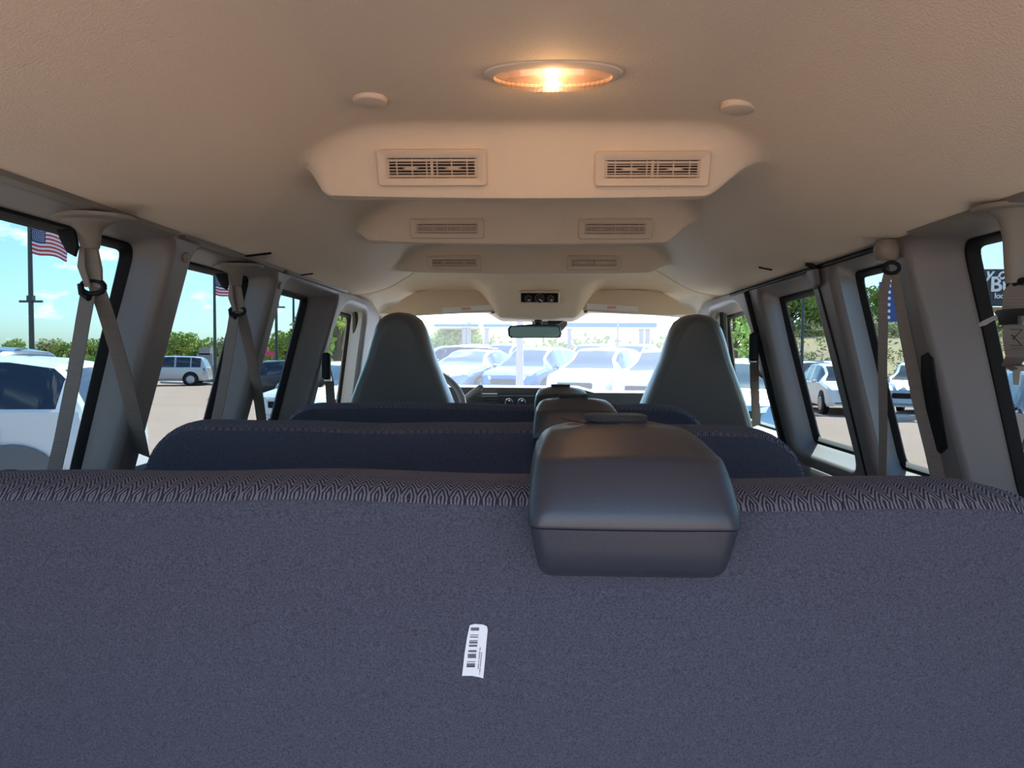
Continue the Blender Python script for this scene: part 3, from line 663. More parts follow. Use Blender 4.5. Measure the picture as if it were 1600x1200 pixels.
# rear climate control panel on the console
def cab_hit(px, py):
    d = ray(px, py); t = 2.95
    while t < 3.6:
        p = d * (t / d.y)
        if p.z >= cab_z(p.x, p.y): break
        t += 0.002
    return p
pc = cab_hit(843, 464)
hp = empty('climate_panel', pc, 'small black climate control panel with three dials above the mirror', 'control panel')
rot = Euler((R(25), 0, 0)).to_matrix()
pc = pc + Vector((0, -.006, 0))
def T(x, y, z): return pc + rot @ Vector((x, y, z))
mb = MB(); mb.box(pc, (.178, .02, .058), rot=rot, bev=.006); mb.build('bezel', 'headliner_plastic', hp)
mb = MB(); mb.box(T(0, -.010, 0), (.160, .006, .042), rot=rot, bev=.002); mb.build('face', 'rubber', hp)
for dx, r_ in ((-.048, .013), (0, .019), (.048, .013)):
    mb = MB(); mb.tube([T(dx + math.cos(t) * r_, -.014, math.sin(t) * r_ - .002) for t in [2 * math.pi * k / 20 for k in range(21)]], .0018, 6, cap=False); dl = mb.build('dial_ring', 'trim_header', hp)
    mb = MB(); mb.disc(T(dx, -.012, -.002), rot @ Vector((0, -1, 0)), r_ * .7, .012, 16, bev=.003); mb.build('dial', 'black_plastic', hp)
    mb = MB(); mb.box(T(dx + r_ * .3, -.0255, -.006), (r_ * .9, .002, .004), rot=rot @ Euler((0, R(35), 0)).to_matrix()); mb.build('pointer', 'label_white', hp)
# sun visors
def visor(pts, label, stk):
    o = [PY(px, py, 3.30 - (py - 470) * 0.0012) for px, py in pts]
    root = tag(None or MB().slab(o, (0, .022, -0.002), .008).build('sun_visor', 'headliner_plastic', smooth=True, angle=50), label, 'sun visor')
    s_ = [PY(px, py, 3.294 - (py - 470) * 0.0012) for px, py in stk]; MB().slab(s_, (0, .004, 0)).build('warning_label', 'label_white', root)
    cx_ = (stk[0][0] + stk[1][0]) / 2; cy_ = (stk[0][1] + stk[2][1]) / 2
    s_ = [PY(cx_ + a, cy_ + b, 3.291 - (cy_ - 470) * 0.0012) for a, b in ((-8, -1.8), (6, -1.8), (6, 1.8), (-8, 1.8))]; MB().slab(s_, (0, .003, 0)).build('warning_print', 'red_ink', root, smooth=False)
    return root
visor([(592, 490), (612, 478), (635, 463), (650, 455), (700, 452), (755, 453), (772, 456), (780, 462), (783, 470), (780, 480), (771, 487), (700, 490), (645, 493)], 'left tan sun visor folded up above the driver seat', [(691, 481), (768, 476), (768, 484), (691, 489)])
visor([(903, 474), (903, 464), (909, 456), (922, 453), (975, 452), (1025, 454), (1042, 460), (1060, 470), (1078, 483), (1086, 491), (1050, 493), (975, 490), (915, 486), (906, 481)], 'right tan sun visor folded up above the passenger seat', [(917, 474), (997, 479), (997, 487), (917, 483)])
for px, py, lab in ((770, 488, 'left'), (915, 487, 'right')):
    q = PY(px, py, 3.29); mb = MB(); mb.box(q, (.018, .02, .012), bev=.003); tag(mb.build('visor_clip', 'trim_grey'), 'small grey retaining clip under the inner end of the %s sun visor' % lab, 'clip')
# rear view mirror with its mount and sensor box
mr = empty('rear_view_mirror', PY(836, 517, 3.40), 'rear view mirror hanging from the windshield below the ceiling console', 'mirror')
o = []
for px, py in ((797, 509), (835, 506), (871, 507), (875, 510), (878, 521), (876, 527), (872, 528), (836, 528), (798, 528), (794, 525), (793, 514)): o.append(PY(px, py, 3.40))
mb = MB(); mb.slab(o, (0, .03, 0), .008); mb.build('shell', 'black_plastic', mr)
c_ = sum(o, Vector()) / len(o); oi = [c_ + (p - c_) * .93 + Vector((0, -.001, 0)) for p in o]; oi = [Vector((p.x, p.y, c_.z + (p.z - c_.z) * .93)) for p in oi]
mb = MB(); mb.slab(oi, (0, .002, 0)); mb.build('mirror_glass', 'mirror', mr, smooth=False)
mb = MB(); mb.ico(PY(841, 503, 3.43), .020); mb.tube([PY(841, 503, 3.43), PY(843, 494, 3.56)], .012, 8); mb.build('mount_arm', 'black_plastic', mr)
mb = MB(); mb.slab([PY(x_, y_, 3.50) for x_, y_ in ((856, 492), (886, 489), (884, 500), (874, 507), (856, 508))], (0, .05, 0), .006); mb.build('sensor_box', 'black_plastic', mr)
mb = MB(); mb.slab([PY(x_, y_, 3.56) for x_, y_ in ((830, 492), (888, 489), (886, 508), (878, 517), (868, 520), (850, 510), (832, 510))], (0, .015, 0), .004); mb.build('mount_plate', 'trim_header', mr)
# steering wheel and column lever
sw = empty('steering_wheel', PY(640, 640, 3.30), 'steering wheel rim showing behind the left bucket seat', 'steering wheel')
cw = PY(643, 640, 3.30); u = Vector((1, 0, 0)); v_ = Vector((0, .42, .9)).normalized(); mb = MB()
pts = [cw + u * math.cos(t) * .235 + v_ * math.sin(t) * .20 for t in [2 * math.pi * k / 48 for k in range(49)]]
mb.tube(pts, .0165, 10, cap=False); mb.build('rim', 'steer', sw)
mb = MB(); mb.box(cw + Vector((0, .03, 0)), (.16, .06, .12), bev=.03); mb.build('hub', 'dash', sw)
for s_ in (-1, 1):
    mb = MB(); mb.tube([cw + Vector((s_ * .07, .03, 0)), cw + Vector((s_ * .22, .005, 0))], .014, 8); mb.build('spoke', 'dash', sw)
mb = MB(); mb.tube([PY(722, 626, 3.42), PY(738, 614, 3.40), PY(750, 606, 3.39)], [.011, .0135, .0145], 12); mb.ico(PY(751, 605, 3.39), .014); tag(mb.build('shift_lever', 'steer'), 'pale column shift lever beside the steering wheel', 'lever')
# ================================================================== SEAT BELTS
def belt_left(top, ring, st1, st2, sc, Yref, label, kind=0):
    # top: pixel where the guide meets the header, ring: pixel of the ring; st1/st2 strap end pixels
    s = -1
    A = PW(top[0], top[1], s, 0.03); Rg = PW(ring[0], ring[1], s, 0.015)
    root = empty('seat_belt', A, label, 'seat belt', None)
    k = sc
    wd = Vector((1, -0.18, 0))
    mb = MB(); rr = []
    for t, hw, hd in ((0, .052, .030), (.10, .050, .029), (.16, .036, .026), (.30, .025, .022), (.55, .021, .018), (.9, .018, .014), (1.0, .016, .012)):
        c0 = A.lerp(A + (Rg - A) * .42, t); rr.append([c0 + Vector((math.cos(q) * hw * k, math.sin(q) * hd * k, 0)) for q in [2 * math.pi * j / 20 for j in range(20)]])
    mb.loft(rr); mb.build('guide_boot', 'trim_header', root)
    mb = MB(); mb.disc(A + Vector((0.008, 0, .006)), (0, 0, -1), .062 * k, .007, 28, sx=1.25, bev=.003, xdir=(1, 0, 0)); mb.build('escutcheon', 'trim_header', root)
    mb = MB(); mb.slab([A + Vector(q) * k for q in ((-.055, -.008, -.018), (-.020, -.012, -.018), (-.014, -.012, -.05), (-.020, -.012, -.068), (-.036, -.010, -.060), (-.050, -.008, -.035))], (0, .01, 0), .003); mb.build('guide_recess', 'rubber', root)
    B0 = A + (Rg - A) * .40; m1 = B0.lerp(Rg, .5)
    mb = MB(); mb.ribbon([B0, B0.lerp(Rg, .3), m1, B0.lerp(Rg, .85), Rg], [.030 * k, .036 * k, .040 * k, .036 * k, .030 * k], wd, .006); mb.build('sleeve', 'belt_sleeve', root)
    mb = MB(); mb.ribbon([B0 + Vector((-.010 * k, -.008, 0)), m1 + Vector((-.014 * k, -.01, 0)), Rg + Vector((-.006 * k, -.008, 0))], [.010 * k, .016 * k, .012 * k], wd, .003); mb.build('sleeve_edge', 'belt_sleeve', root)
    mb = MB(); a_ = wd.normalized(); lp = [Rg + a_ * math.cos(t) * .026 * k + Vector((0, -.004, math.sin(t) * .013 * k)) for t in [2 * math.pi * j / 20 for j in range(21)]]
    mb.tube(lp, .0052 * k, 8, cap=False); mb.tube([Rg + a_ * -.024 * k + Vector((0, -.008, .006 * k)), Rg + a_ * -.022 * k + Vector((0, -.008, -.012 * k)), Rg + a_ * -.004 * k + Vector((0, -.01, -.022 * k))], .006 * k, 8); mb.build('loop_ring', 'rubber', root)
    mb = MB(); e = st1; P1 = PW(e[0], e[1], s, e[2]); mb.ribbon([Rg + Vector((-.010 * k, -.002, -.008 * k))] + [(Rg + Vector((-.012 * k, 0, 0))).lerp(P1, t) + Vector((.006 * math.sin(t * math.pi), 0, 0)) for t in (.15, .4, .7, 1)], .038 * k, Vector((1, -.35, 0)), .0016); mb.build('strap', 'belt', root)
    mb = MB(); e = st2; P2 = PW(e[0], e[1], s, e[2]); mb.ribbon([Rg + Vector((.010 * k, -.006, -.002))] + [(Rg + Vector((.012 * k, -.004, 0))).lerp(P2, t) + Vector((.006 * math.sin(t * math.pi), -.004, 0)) for t in (.12, .4, .7, 1)], .040 * k, Vector((1, -.35, 0)), .0016); mb.build('strap', 'belt', root)
    return root
belt_left((137, 344), (147, 449), (72, 790, .02), (224, 710, -.02), 0.93, 1.2, 'nearest left seat belt hanging in an inverted V from its header guide')
belt_left((366, 418), (372, 486), (330, 690, .02), (411, 668, -.02), 0.85, 1.8, 'second left seat belt hanging from the header ahead of the first side window pillar')
# right pillar belt
q0 = PW(1386, 392, 1, -.02)
rb = empty('seat_belt', q0, 'right seat belt running down beside the slotted pillar from a round guide', 'seat belt')
mb = MB(); mb.loft([[q0 + Vector((math.cos(t) * r_, math.sin(t) * r_ * .8, h_)) for t in [2 * math.pi * j / 20 for j in range(20)]] for h_, r_ in ((.024, .012), (.022, .020), (.012, .026), (-.002, .0265), (-.014, .023), (-.020, .017), (-.021, .006))]); mb.build('guide_cover', 'belt_sleeve', rb)
rg = PW(1392, 425, 1, -.035)
mb = MB(); mb.tube([rg + Vector((math.cos(t) * .016, -.002, math.sin(t) * .011 + .008)) for t in [2 * math.pi * j / 16 for j in range(17)]], .004, 8, cap=False); mb.build('loop_ring', 'rubber', rb)
mb = MB(); mb.ribbon([PW(1388, 424, 1, -.04), PW(1380, 460, 1, -.05), PW(1379, 560, 1, -.06), PW(1380, 660, 1, -.06), PW(1378, 790, 1, -.06)], [.016, .018, .018, .018, .016], Vector((1, -.35, 0)), .0018); mb.build('strap', 'belt', rb)
mb = MB(); mb.ribbon([PW(1397, 424, 1, -.025), PW(1403, 460, 1, -.02), PW(1414, 520, 1, -.015), PW(1434, 620, 1, -.012), PW(1455, 700, 1, -.012), PW(1476, 790, 1, -.012)], [.014, .018, .022, .026, .028, .030], Vector((1, -.55, 0)), .0018); mb.build('strap', 'belt', rb)
# front right belt hook at the header of the side door
q = PW(1272, 418, 1, -.01); hk = empty('belt_anchor', q, 'black belt anchor at the roof edge above the right side door post', 'anchor')
mb = MB(); mb.tube([q + Vector(v) for v in ((-.02, 0, .012), (0, -.01, -.002), (.01, 0, -.014), (.022, .01, .012))], .007, 8); mb.build('hook', 'rubber', hk)
mb = MB(); mb.slab([PW(x_, y_, 1, -.006) for x_, y_ in ((1266, 424), (1280, 420), (1283, 444), (1277, 452))], (-.012, 0, 0), .003); mb.build('tab', 'trim_grey', hk)
# near right belt with its tongue, hanging in front of the last window
A = PW(1592, 330, 1, .03); nb = empty('seat_belt', A, 'right rear seat belt with two metal latch tongues hanging by the last window', 'seat belt')
mb = MB(); rr = []
for t, hw in ((0, .05), (.1, .034), (.35, .026), (.75, .024), (1, .022)):
    c0 = A + Vector((0.004 * t, -.002, -.115 * t)); rr.append([c0 + Vector((math.cos(q) * hw, math.sin(q) * hw * .6, 0)) for q in [2 * math.pi * j / 20 for j in range(20)]])
mb.loft(rr); mb.build('guide_boot', 'trim_header', nb)
mb = MB(); mb.disc(A + Vector((0, 0, .008)), (0, 0, -1), .056, .008, 28, sx=1.25, bev=.003, xdir=(1, 0, 0)); mb.build('escutcheon', 'trim_header', nb)
mb = MB(); mb.tube([PW(x_, y_, 1, -.005) for x_, y_ in ((1578, 448), (1588, 440), (1612, 438))], .006, 8); mb.build('loop_ring', 'rubber', nb)
mb = MB(); mb.ribbon([PW(1594, 446, 1, 0), PW(1584, 458, 1, -.005), PW(1583, 480, 1, -.01), PW(1583, 505, 1, -.01)], [.030, .030, .030, .030], Vector((1, -.45, 0)), .002); mb.build('strap', 'belt', nb)
mb = MB(); mb.ribbon([PW(1585, 508, 1, -.012), PW(1584, 530, 1, -.016), PW(1586, 545, 1, -.010), PW(1588, 558, 1, -.020), PW(1580, 570, 1, -.012), PW(1592, 576, 1, -.01)], [.031, .031, .030, .030, .028, .026], Vector((1, -.45, 0)), .0022); mb.build('strap', 'belt', nb)
t1 = MB(); t1.slab([PW(x_, y_, 1, -.03) for x_, y_ in ((1528, 507), (1534, 502), (1562, 489), (1564, 493), (1538, 508), (1530, 510))], (.003, .001, 0)); t1.build('latch_tongue', 'tongue_metal', nb)
t1 = MB(); t1.slab([PW(x_, y_, 1, -.035) for x_, y_ in ((1552, 489), (1556, 484), (1610, 480), (1612, 492), (1590, 494), (1590, 506), (1560, 508), (1557, 494))], (.012, .004, 0), .003); t1.build('buckle_body', 'black_plastic', nb)
t1 = MB(); t1.slab([PW(x_, y_, 1, -.012) for x_, y_ in ((1575, 571), (1604, 573), (1603, 580), (1594, 580), (1592, 602), (1583, 601), (1582, 580), (1577, 576))], (.003, .001, 0)); t1.build('latch_tongue', 'tongue_metal', nb)
mb = MB()
sxs = [((1573, 515), (1597, 515)), ((1573, 540), (1597, 540)), ((1574, 516), (1596, 539)), ((1596, 516), (1574, 539))]
for a_, b2 in sxs: mb.tube([PW(a_[0], a_[1], 1, -.018), PW(b2[0], b2[1], 1, -.018)], .0006, 4)
mb.build('stitching', 'rubber', nb)
# front passenger belts at the B pillars
for s_, pts, lab in ((1, ((1178, 548), (1179, 600), (1182, 665)), 'front passenger belt strap on the right door post'), (-1, ((510, 578), (515, 600), (517, 632)), 'driver belt strap on the left door post')):
    r_ = empty('seat_belt', PW(pts[0][0], pts[0][1], s_, -.03), lab, 'seat belt')
    mb = MB(); mb.ribbon([PW(x_, y_, s_, -.03) for x_, y_ in pts], .035, Vector((1, .4, 0)), .002); mb.build('strap', 'belt', r_)
    q = PW(pts[0][0], pts[0][1] - 6, s_, -.04); mb = MB(); mb.box(q, (.03, .03, .10), bev=.008); mb.build('anchor_cover', 'rubber', r_)
    q = PW(pts[0][0] - s_ * 2, pts[0][1] + 14, s_, -.05); mb = MB(); mb.box(q, (.03, .008, .024), bev=.003); mb.build('slide_ring', 'chrome', r_)
# pillar caps
for px, py, s_, lab in ((290, 402, -1, 'small round screw cap on the nearest left pillar'), (437, 446, -1, 'small round screw cap on the second left pillar'), (534, 497, -1, 'small round screw cap on the left front door post')):
    q = PW(px, py, s_, -.001); mb = MB(); mb.disc(q, (-s_, 0, LEAN * -.9), .011, .004, 18, bev=.002, sx=1); tag(mb.build('screw_cap', 'trim_header'), lab, 'screw cap')
# door mirrors outside
for px, py, lab in ((512, 575, 'black left door mirror outside the driver window'), (1176, 560, 'black right door mirror outside the passenger window')):
    q = PY(px, py, 3.75); mb = MB(); mb.box(q + Vector((-.06 if px < 800 else .07, 0, 0)), (.14, .10, .20), bev=.04); tag(mb.build('door_mirror', 'black_plastic'), lab, 'mirror')
# ================================================================== CARS
def car_parts(kind, seed=0):
    if kind == 'tall':
        L, Wd = 4.9, 1.98; wx = (.30, -.36)
        zt = [(-2.45, .60), (-2.42, 1.05), (-2.36, 1.36), (-2.22, 1.62), (-2.05, 1.80), (-1.6, 1.87), (-.4, 1.90), (.25, 1.88), (.45, 1.80), (.75, 1.60), (1.02, 1.40), (1.25, 1.24), (1.6, 1.18), (2.05, 1.10), (2.35, .98), (2.44, .70), (2.46, .6)]
        ws_ = (.40, 1.20); rw = (-2.36, -2.10); sw_ = [(-2.16, -1.30), (-1.22, -.50), (-.42, .28)]; tri = (.28, .85); belt = 1.34
        roofr = None
    elif kind == 'suv':
        wx = (.30, -.30)
        return _car(kind, wx)
    else:
        return _car(kind, (.30, -.30))
    return _car_mesh(L, Wd, zt, ws_, rw, sw_, tri, belt, wx, .38)
def _car(kind, wx):
    if kind == 'suv':
        L, Wd = 4.7, 1.88
        zt = [(-2.35, .55), (-2.32, .95), (-2.25, 1.10), (-2.12, 1.45), (-2.0, 1.64), (-1.6, 1.70), (-.4, 1.74), (.25, 1.70), (.45, 1.63), (.75, 1.43), (1.02, 1.24), (1.25, 1.10), (1.6, 1.05), (2.05, .97), (2.25, .86), (2.34, .62), (2.36, .5)]
        roofr = (-2.0, .40); ws_ = (.40, 1.20); rw = (-2.26, -1.98); sw_ = [(-1.95, -1.45), (-1.38, -.62), (-.52, .28)]; tri = (.28, .85); belt = 1.08
    else:
        L, Wd = 4.75, 1.84
        zt = [(-2.37, .55), (-2.34, .92), (-2.2, 1.04), (-1.75, 1.06), (-1.4, 1.20), (-1.0, 1.38), (-.6, 1.45), (-.1, 1.47), (.25, 1.42), (.6, 1.24), (.95, 1.04), (1.2, .97), (1.7, .92), (2.1, .84), (2.28, .72), (2.37, .55), (2.38, .5)]
        roofr = (-.85, .28); ws_ = (.26, 1.02); rw = (-1.70, -.9); sw_ = [(-1.15, -.52), (-.44, .28)]; tri = (.28, .6); belt = .98
    return _car_mesh(L, Wd, zt, ws_, rw, sw_, tri, belt, wx, .36 if kind == 'suv' else .33)
def _car_mesh(L, Wd, zt, ws_, rw, sw_, tri, belt, wx, r_):
    xs = sorted(set([round(a, 3) for a, _ in zt] + [q for r_ in sw_ for q in r_] + list(ws_) + list(rw) + [tri[1]] + [-L / 2 + L * k / 30 for k in range(31)]))
    W2 = Wd / 2
    def sec(x):
        t = interp(zt, x); e = min(1.0, max(0.0, (L / 2 - abs(x)) / .35)); plan = 1 - .16 * (1 - e) ** 2 - .02 * abs(x) / 2.3
        w_ = W2 * plan; bz = min(belt, t - .06); cab = sm(bz + .03, bz + .35, t)
        rw_ = lerp(w_ * .93, W2 * .70, cab); zl = lerp(.34, .28, e)
        h = t - bz
        return [(w_ * .92, zl), (w_ * .99, min(zl + .14, bz - .15)), (w_, min(.70, bz - .08)), (w_ * .985, bz - .03), (w_ * .955, bz), (lerp(w_ * .955, rw_, .78), bz + h * .76), (rw_, bz + h * .90), (rw_ * .86, bz + h * .985), (rw_ * .45, t), (0, t + .012)]
    S = [sec(x) for x in xs]; n = 10; grid = []
    for x, s_ in zip(xs, S):
        row = [(x, y, z) for y, z in s_] + [(x, -y, z) for y, z in s_[::-1][1:]]; grid.append(row)
    N = 19; V = [p for r_ in grid for p in r_]; body = []; wsf = []; rwf = []; swf = {}
    for i in range(len(xs) - 1):
        xm = (xs[i] + xs[i + 1]) / 2
        for k in range(N - 1):
            kk = k if k < 9 else 17 - k; f = (i * N + k, i * N + k + 1, (i + 1) * N + k + 1, (i + 1) * N + k); dst = body
            if ws_[0] < xm < ws_[1] and kk >= 7: dst = wsf
            elif rw[0] < xm < rw[1] and kk >= 7: dst = rwf
            elif kk in (4, 5):
                for j, (a, b) in enumerate(sw_):
                    if a < xm < b: dst = swf.setdefault((j, k < 9), [])
                if tri[0] < xm < tri[1] and interp(zt, xm) > belt + .12: dst = swf.setdefault((9, k < 9), [])
            dst.append(f)
    body.append(tuple(range(N))); body.append(tuple((len(xs) - 1) * N + k for k in range(N)))
    parts = []
    def sub(fs, name, m, inset=0.0):
        mp_ = {}; vv = []; ff = []
        for f in fs:
            g_ = []
            for i in f:
                if i not in mp_: mp_[i] = len(vv); vv.append(V[i])
                g_.append(mp_[i])
            ff.append(tuple(g_))
        mb = MB(); mb.add(vv, ff); parts.append((name, mb, m))
    sub(body, 'body', 'PAINT'); sub(wsf, 'windshield', 'car_glass'); sub(rwf, 'rear_window', 'car_glass')
    for key in swf: sub(swf[key], 'side_window', 'car_glass')
    for sx in (L * wx[0], L * wx[1]):
        for sy in (-1, 1):
            mb = MB(); mb.disc((sx, sy * (W2 - .10), r_ + .03), (0, sy, 0), r_ + .075, .104, 28); parts.append(('wheel_arch', mb, 'rubber'))
            mb = MB(); mb.disc((sx, sy * (W2 - .20), r_), (0, sy, 0), r_, .225, 28, bev=.03); parts.append(('tyre', mb, 'tyre'))
            mb = MB(); mb.disc((sx, sy * (W2 - .02), r_), (0, sy, 0), r_ * .66, .055, 24, bev=.02)
            for q in range(5):
                t = 2 * math.pi * q / 5; mb.box((sx + math.cos(t) * r_ * .35, sy * (W2 + .035), r_ + math.sin(t) * r_ * .35), (r_ * .6, .02, .05), rot=Euler((0, -t, 0)).to_matrix())
            parts.append(('rim', mb, 'rim'))
    for sy in (-1, 1):
        mb = MB(); mb.slab([(L / 2 - .02, sy * .48, .72), (L / 2 - .02, sy * .48, .82), (L / 2 - .34, sy * .88, .88), (L / 2 - .30, sy * .88, .76)], (.035, sy * .02, .01), .01); parts.append(('headlight', mb, 'lamp_clear'))
        mb = MB(); mb.slab([(-L / 2 + .03, sy * .60, .86), (-L / 2 + .03, sy * .60, 1.02), (-L / 2 + .28, sy * .93, 1.04), (-L / 2 + .24, sy * .93, .88)], (-.03, sy * .012, 0), .01); parts.append(('taillight', mb, 'lamp_red'))
        mb = MB(); mb.box((.62, sy * (W2 + .06), belt + .04), (.16, .20, .13), bev=.05); parts.append(('door_mirror', mb, 'PAINT'))
    mb = MB(); mb.box((L / 2 - .01, 0, .68), (.05, 1.0, .16), bev=.02); parts.append(('grille', mb, 'rubber'))
    mb = MB(); mb.box((L / 2 - .04, 0, .42), (.10, 1.5, .14), bev=.04); parts.append(('lower_bumper', mb, 'trim_grey'))
    return parts
PROTO = {}
def car(kind, px, Y, heading, paint, label, scale=1.0, zoff=0.0, X=None, group=None):
    """heading: degrees, direction of the nose from +X, counter-clockwise"""
    if kind not in PROTO:
        PROTO[kind] = [(n_, mb.build(n_, m if m != 'PAINT' else 'car_white', angle=35), m) for n_, mb, m in car_parts(kind)]
        for _, o, _ in PROTO[kind]: col.objects.unlink(o)
    x = PY(px, 560, Y).x if X is None else X
    root = empty('car', (x, Y, gz(x, Y) + zoff), label, 'car', group); root.rotation_euler = (0, 0, R(heading)); root.scale = (scale,) * 3
    for n_, o, m in PROTO[kind]:
        c_ = o.copy(); c_.parent = root; col.objects.link(c_)
        if m == 'PAINT': c_.material_slots[0].link = 'OBJECT'; c_.material_slots[0].material = M[paint]
    return root
# left side
nearc = car('tall', 0, 8.0, 188, 'car_white', 'white sport utility vehicle parked close outside the nearest left window', 1.0, X=-7.2)
car('tall', 30, 13.5, 180, 'car_dark', 'dark vehicle roof showing above the near white vehicle on the left', 1.06, X=-11.7, zoff=.05)
car('suv', 262, 46, 195, 'car_silver', 'silver sport utility vehicle far across the lot, right of the first left pillar', 1.08)
car('suv', 424, 33, 200, 'car_dark', 'dark hatchback parked beyond the second left pillar', .98)
car('sedan', 128, 40, 10, 'car_dark', 'small dark car beyond the lot just right of the near white vehicle', 1.0)
car('suv', 532, 19, 250, 'car_white', 'white car seen through the driver door window', .95)
car('suv', 520, 26, 250, 'car_steel', 'blue grey car behind the white one in the driver door window', .95)
# front rows
H = 247
car('suv', 940, 22.0, H, 'car_white', 'white crossover nearest the windshield centre with its headlight above the belt housings')
car('suv', 838, 24.0, H, 'car_blue', 'bright blue crossover left of the white one, behind the pale post')
car('sedan', 742, 24.5, H, 'car_steel', 'blue grey sedan left of the pale post in the windshield', 1.12)
car('suv', 1040, 20.5, H, 'car_white', 'white vehicle half hidden behind the right bucket seat', .98)
car('suv', 700, 31, H - 50, 'car_dark', 'dark sport utility vehicle farthest left in the windshield')
for k, (px, Y, pt, nm) in enumerate(((790, 34, 'car_white', 'white car in the second row directly left of the mirror'), (853, 33, 'car_silver', 'silver car in the second row directly below the mirror'), (925, 34, 'car_white', 'white car in the second row left of the thin lamp post'), (990, 33, 'car_white', 'white car in the second row right of the thin lamp post'), (735, 37, 'car_silver', 'silver car in the second row at the windshield left'))):
    car('suv' if k != 1 else 'sedan', px, Y, H, pt, nm, zoff=.1)
# right side
car('suv', 1312, 27, 262, 'car_white', 'white sport utility vehicle facing the van in the first right side door window')
car('suv', 1262, 33, 250, 'car_navy', 'navy car behind the white vehicle in the first right side door window', 1.05)
car('suv', 1298, 36, 235, 'car_blue', 'blue car farther behind the white vehicle in the right side door window', 1.05)
car('suv', 1442, 26, 235, 'car_silver', 'silver vehicle with a door mirror seen in the second right side door window', 1.05)
car('suv', 1162, 17, 250, 'car_steel', 'blue grey car seen through the passenger door window', 1.05)
car('suv', 1668, 12.5, 255, 'car_navy', 'dark blue car seen behind the hanging latch tongue at the far right')
# fuel door and dark cladding of the near white vehicle
mb = MB(); mb.box((-1.55, 1.0, 1.02), (.17, .012, .22), bev=.005); fd = mb.build('fuel_door', 'car_white'); fd.parent = nearc
mb = MB(); mb.disc((-1.764, .99, .44), (0, 1, 0), .55, .02, 32, bev=.01); fd = mb.build('arch_cladding', 'trim_grey'); fd.parent = nearc
def child_local(mb, name, m): 
    o = mb.build(name, m); o.parent = nearc; return o
# ================================================================== POLES, FLAGS, SIGNS
def pole(px, Y, topz, r, m, label, crossz=None, name='lamp_post', head=False):
    x = PY(px, 555, Y).x; zb = gz(x, Y); root = empty(name, (x, Y, zb), label, 'post')
    mb = MB(); mb.tube([(x, Y, zb), (x, Y, topz)], [r, r * .7], 10); mb.build('shaft', m, root)
    mb = MB(); mb.disc((x, Y, zb), (0, 0, 1), r * 2.2, .25, 14); mb.build('base_collar', m, root)
    if crossz is not None:
        mb = MB(); mb.box((x, Y, crossz), (1.1, .1, .1)); mb.box((x, Y, crossz + .15), (.3, .2, .25)); mb.build('crossarm', m, root)
    if head:
        mb = MB(); mb.box((x, Y - .4, topz), (.5, 1.0, .12), bev=.03); mb.build('lamp_head', m, root)
    return root
def flag(px, py, Y, w_, h_, label):
    A = PY(px, py, Y); NXf, NYf = 20, 13; mb = MB(); vv = []
    for j in range(NYf + 1):
        for i in range(NXf + 1):
            t = i / NXf; vv.append((A.x + t * w_, A.y + .12 * math.sin(t * 9 + j * .15) * t, A.z - j / NYf * h_ * (1 - .12 * t) - .30 * w_ * t ** 1.2 - .05 * math.sin(t * 8)))
    fs = []; mis = []
    for j in range(NYf):
        for i in range(NXf):
            a = j * (NXf + 1) + i; fs.append((a, a + 1, a + NXf + 2, a + NXf + 1)); mis.append(2 if (j < 7 and i < 8) else (0 if j % 2 == 0 else 1))
    mb.add(vv, fs); mb.mi = mis; f = mb.build('flag', ['flag_red', 'flag_white', 'flag_blue'], angle=80)
    tag(f, label, 'flag')
    st_ = MB()
    for j in range(6):
        for i in range(7):
            tt = (i + .6 + (j % 2) * .3) / NXf; jj = j + .7
            if i + .6 + (j % 2) * .3 > 7.8: continue
            c_ = Vector((A.x + tt * w_, A.y + .12 * math.sin(tt * 9 + jj * .15) * tt - .01, A.z - jj / NYf * h_ * (1 - .12 * tt) - .30 * w_ * tt ** 1.2 - .05 * math.sin(tt * 8)))
            r_ = .028 * h_
            st_.add([c_ + Vector((math.cos(R(90 + 36 * q)) * r_ * (1 if q % 2 == 0 else .42), 0, math.sin(R(90 + 36 * q)) * r_ * (1 if q % 2 == 0 else .42))) for q in range(10)], [tuple(range(10))])
    st_.build('stars', 'flag_white', f, smooth=False)
q = PY(48, 340, 34); pole(50, 34, q.z, .13, 'pole_dark', 'tall dark flagpole in the nearest left window', crossz=PY(50, 471, 34).z, name='flagpole')
flag(49, 354, 34, 1.75, 1.25, 'striped flag with blue canton flying from the flagpole in the nearest left window')
q = PY(335, 420, 50); pole(336, 50, q.z, .12, 'pole_dark', 'flagpole in the second left window', name='flagpole')
flag(336, 430, 50, 1.7, 1.35, 'striped flag with blue canton flying in the second left window, partly behind the belt')
pole(432, 45, PY(432, 440, 45).z, .11, 'pole_dark', 'dark utility pole in the third left window, nearer its rear edge', crossz=PY(432, 480, 45).z)
pole(459, 60, PY(459, 440, 60).z, .12, 'pole_dark', 'thin dark pole in the third left window, nearer its front edge')
pole(812, 15, PY(812, 440, 15).z, .088, 'pole_pink', 'thick pale post standing in front of the parked cars below the mirror', head=True)
pole(965, 30, PY(965, 502, 30).z, .06, 'pole_pink', 'thin lamp post in front of the blue canopy right of the mirror')
pole(1253, 30, PY(1253, 400, 30).z, .07, 'pole_dark', 'dark lamp post in the first right side door window', head=True)
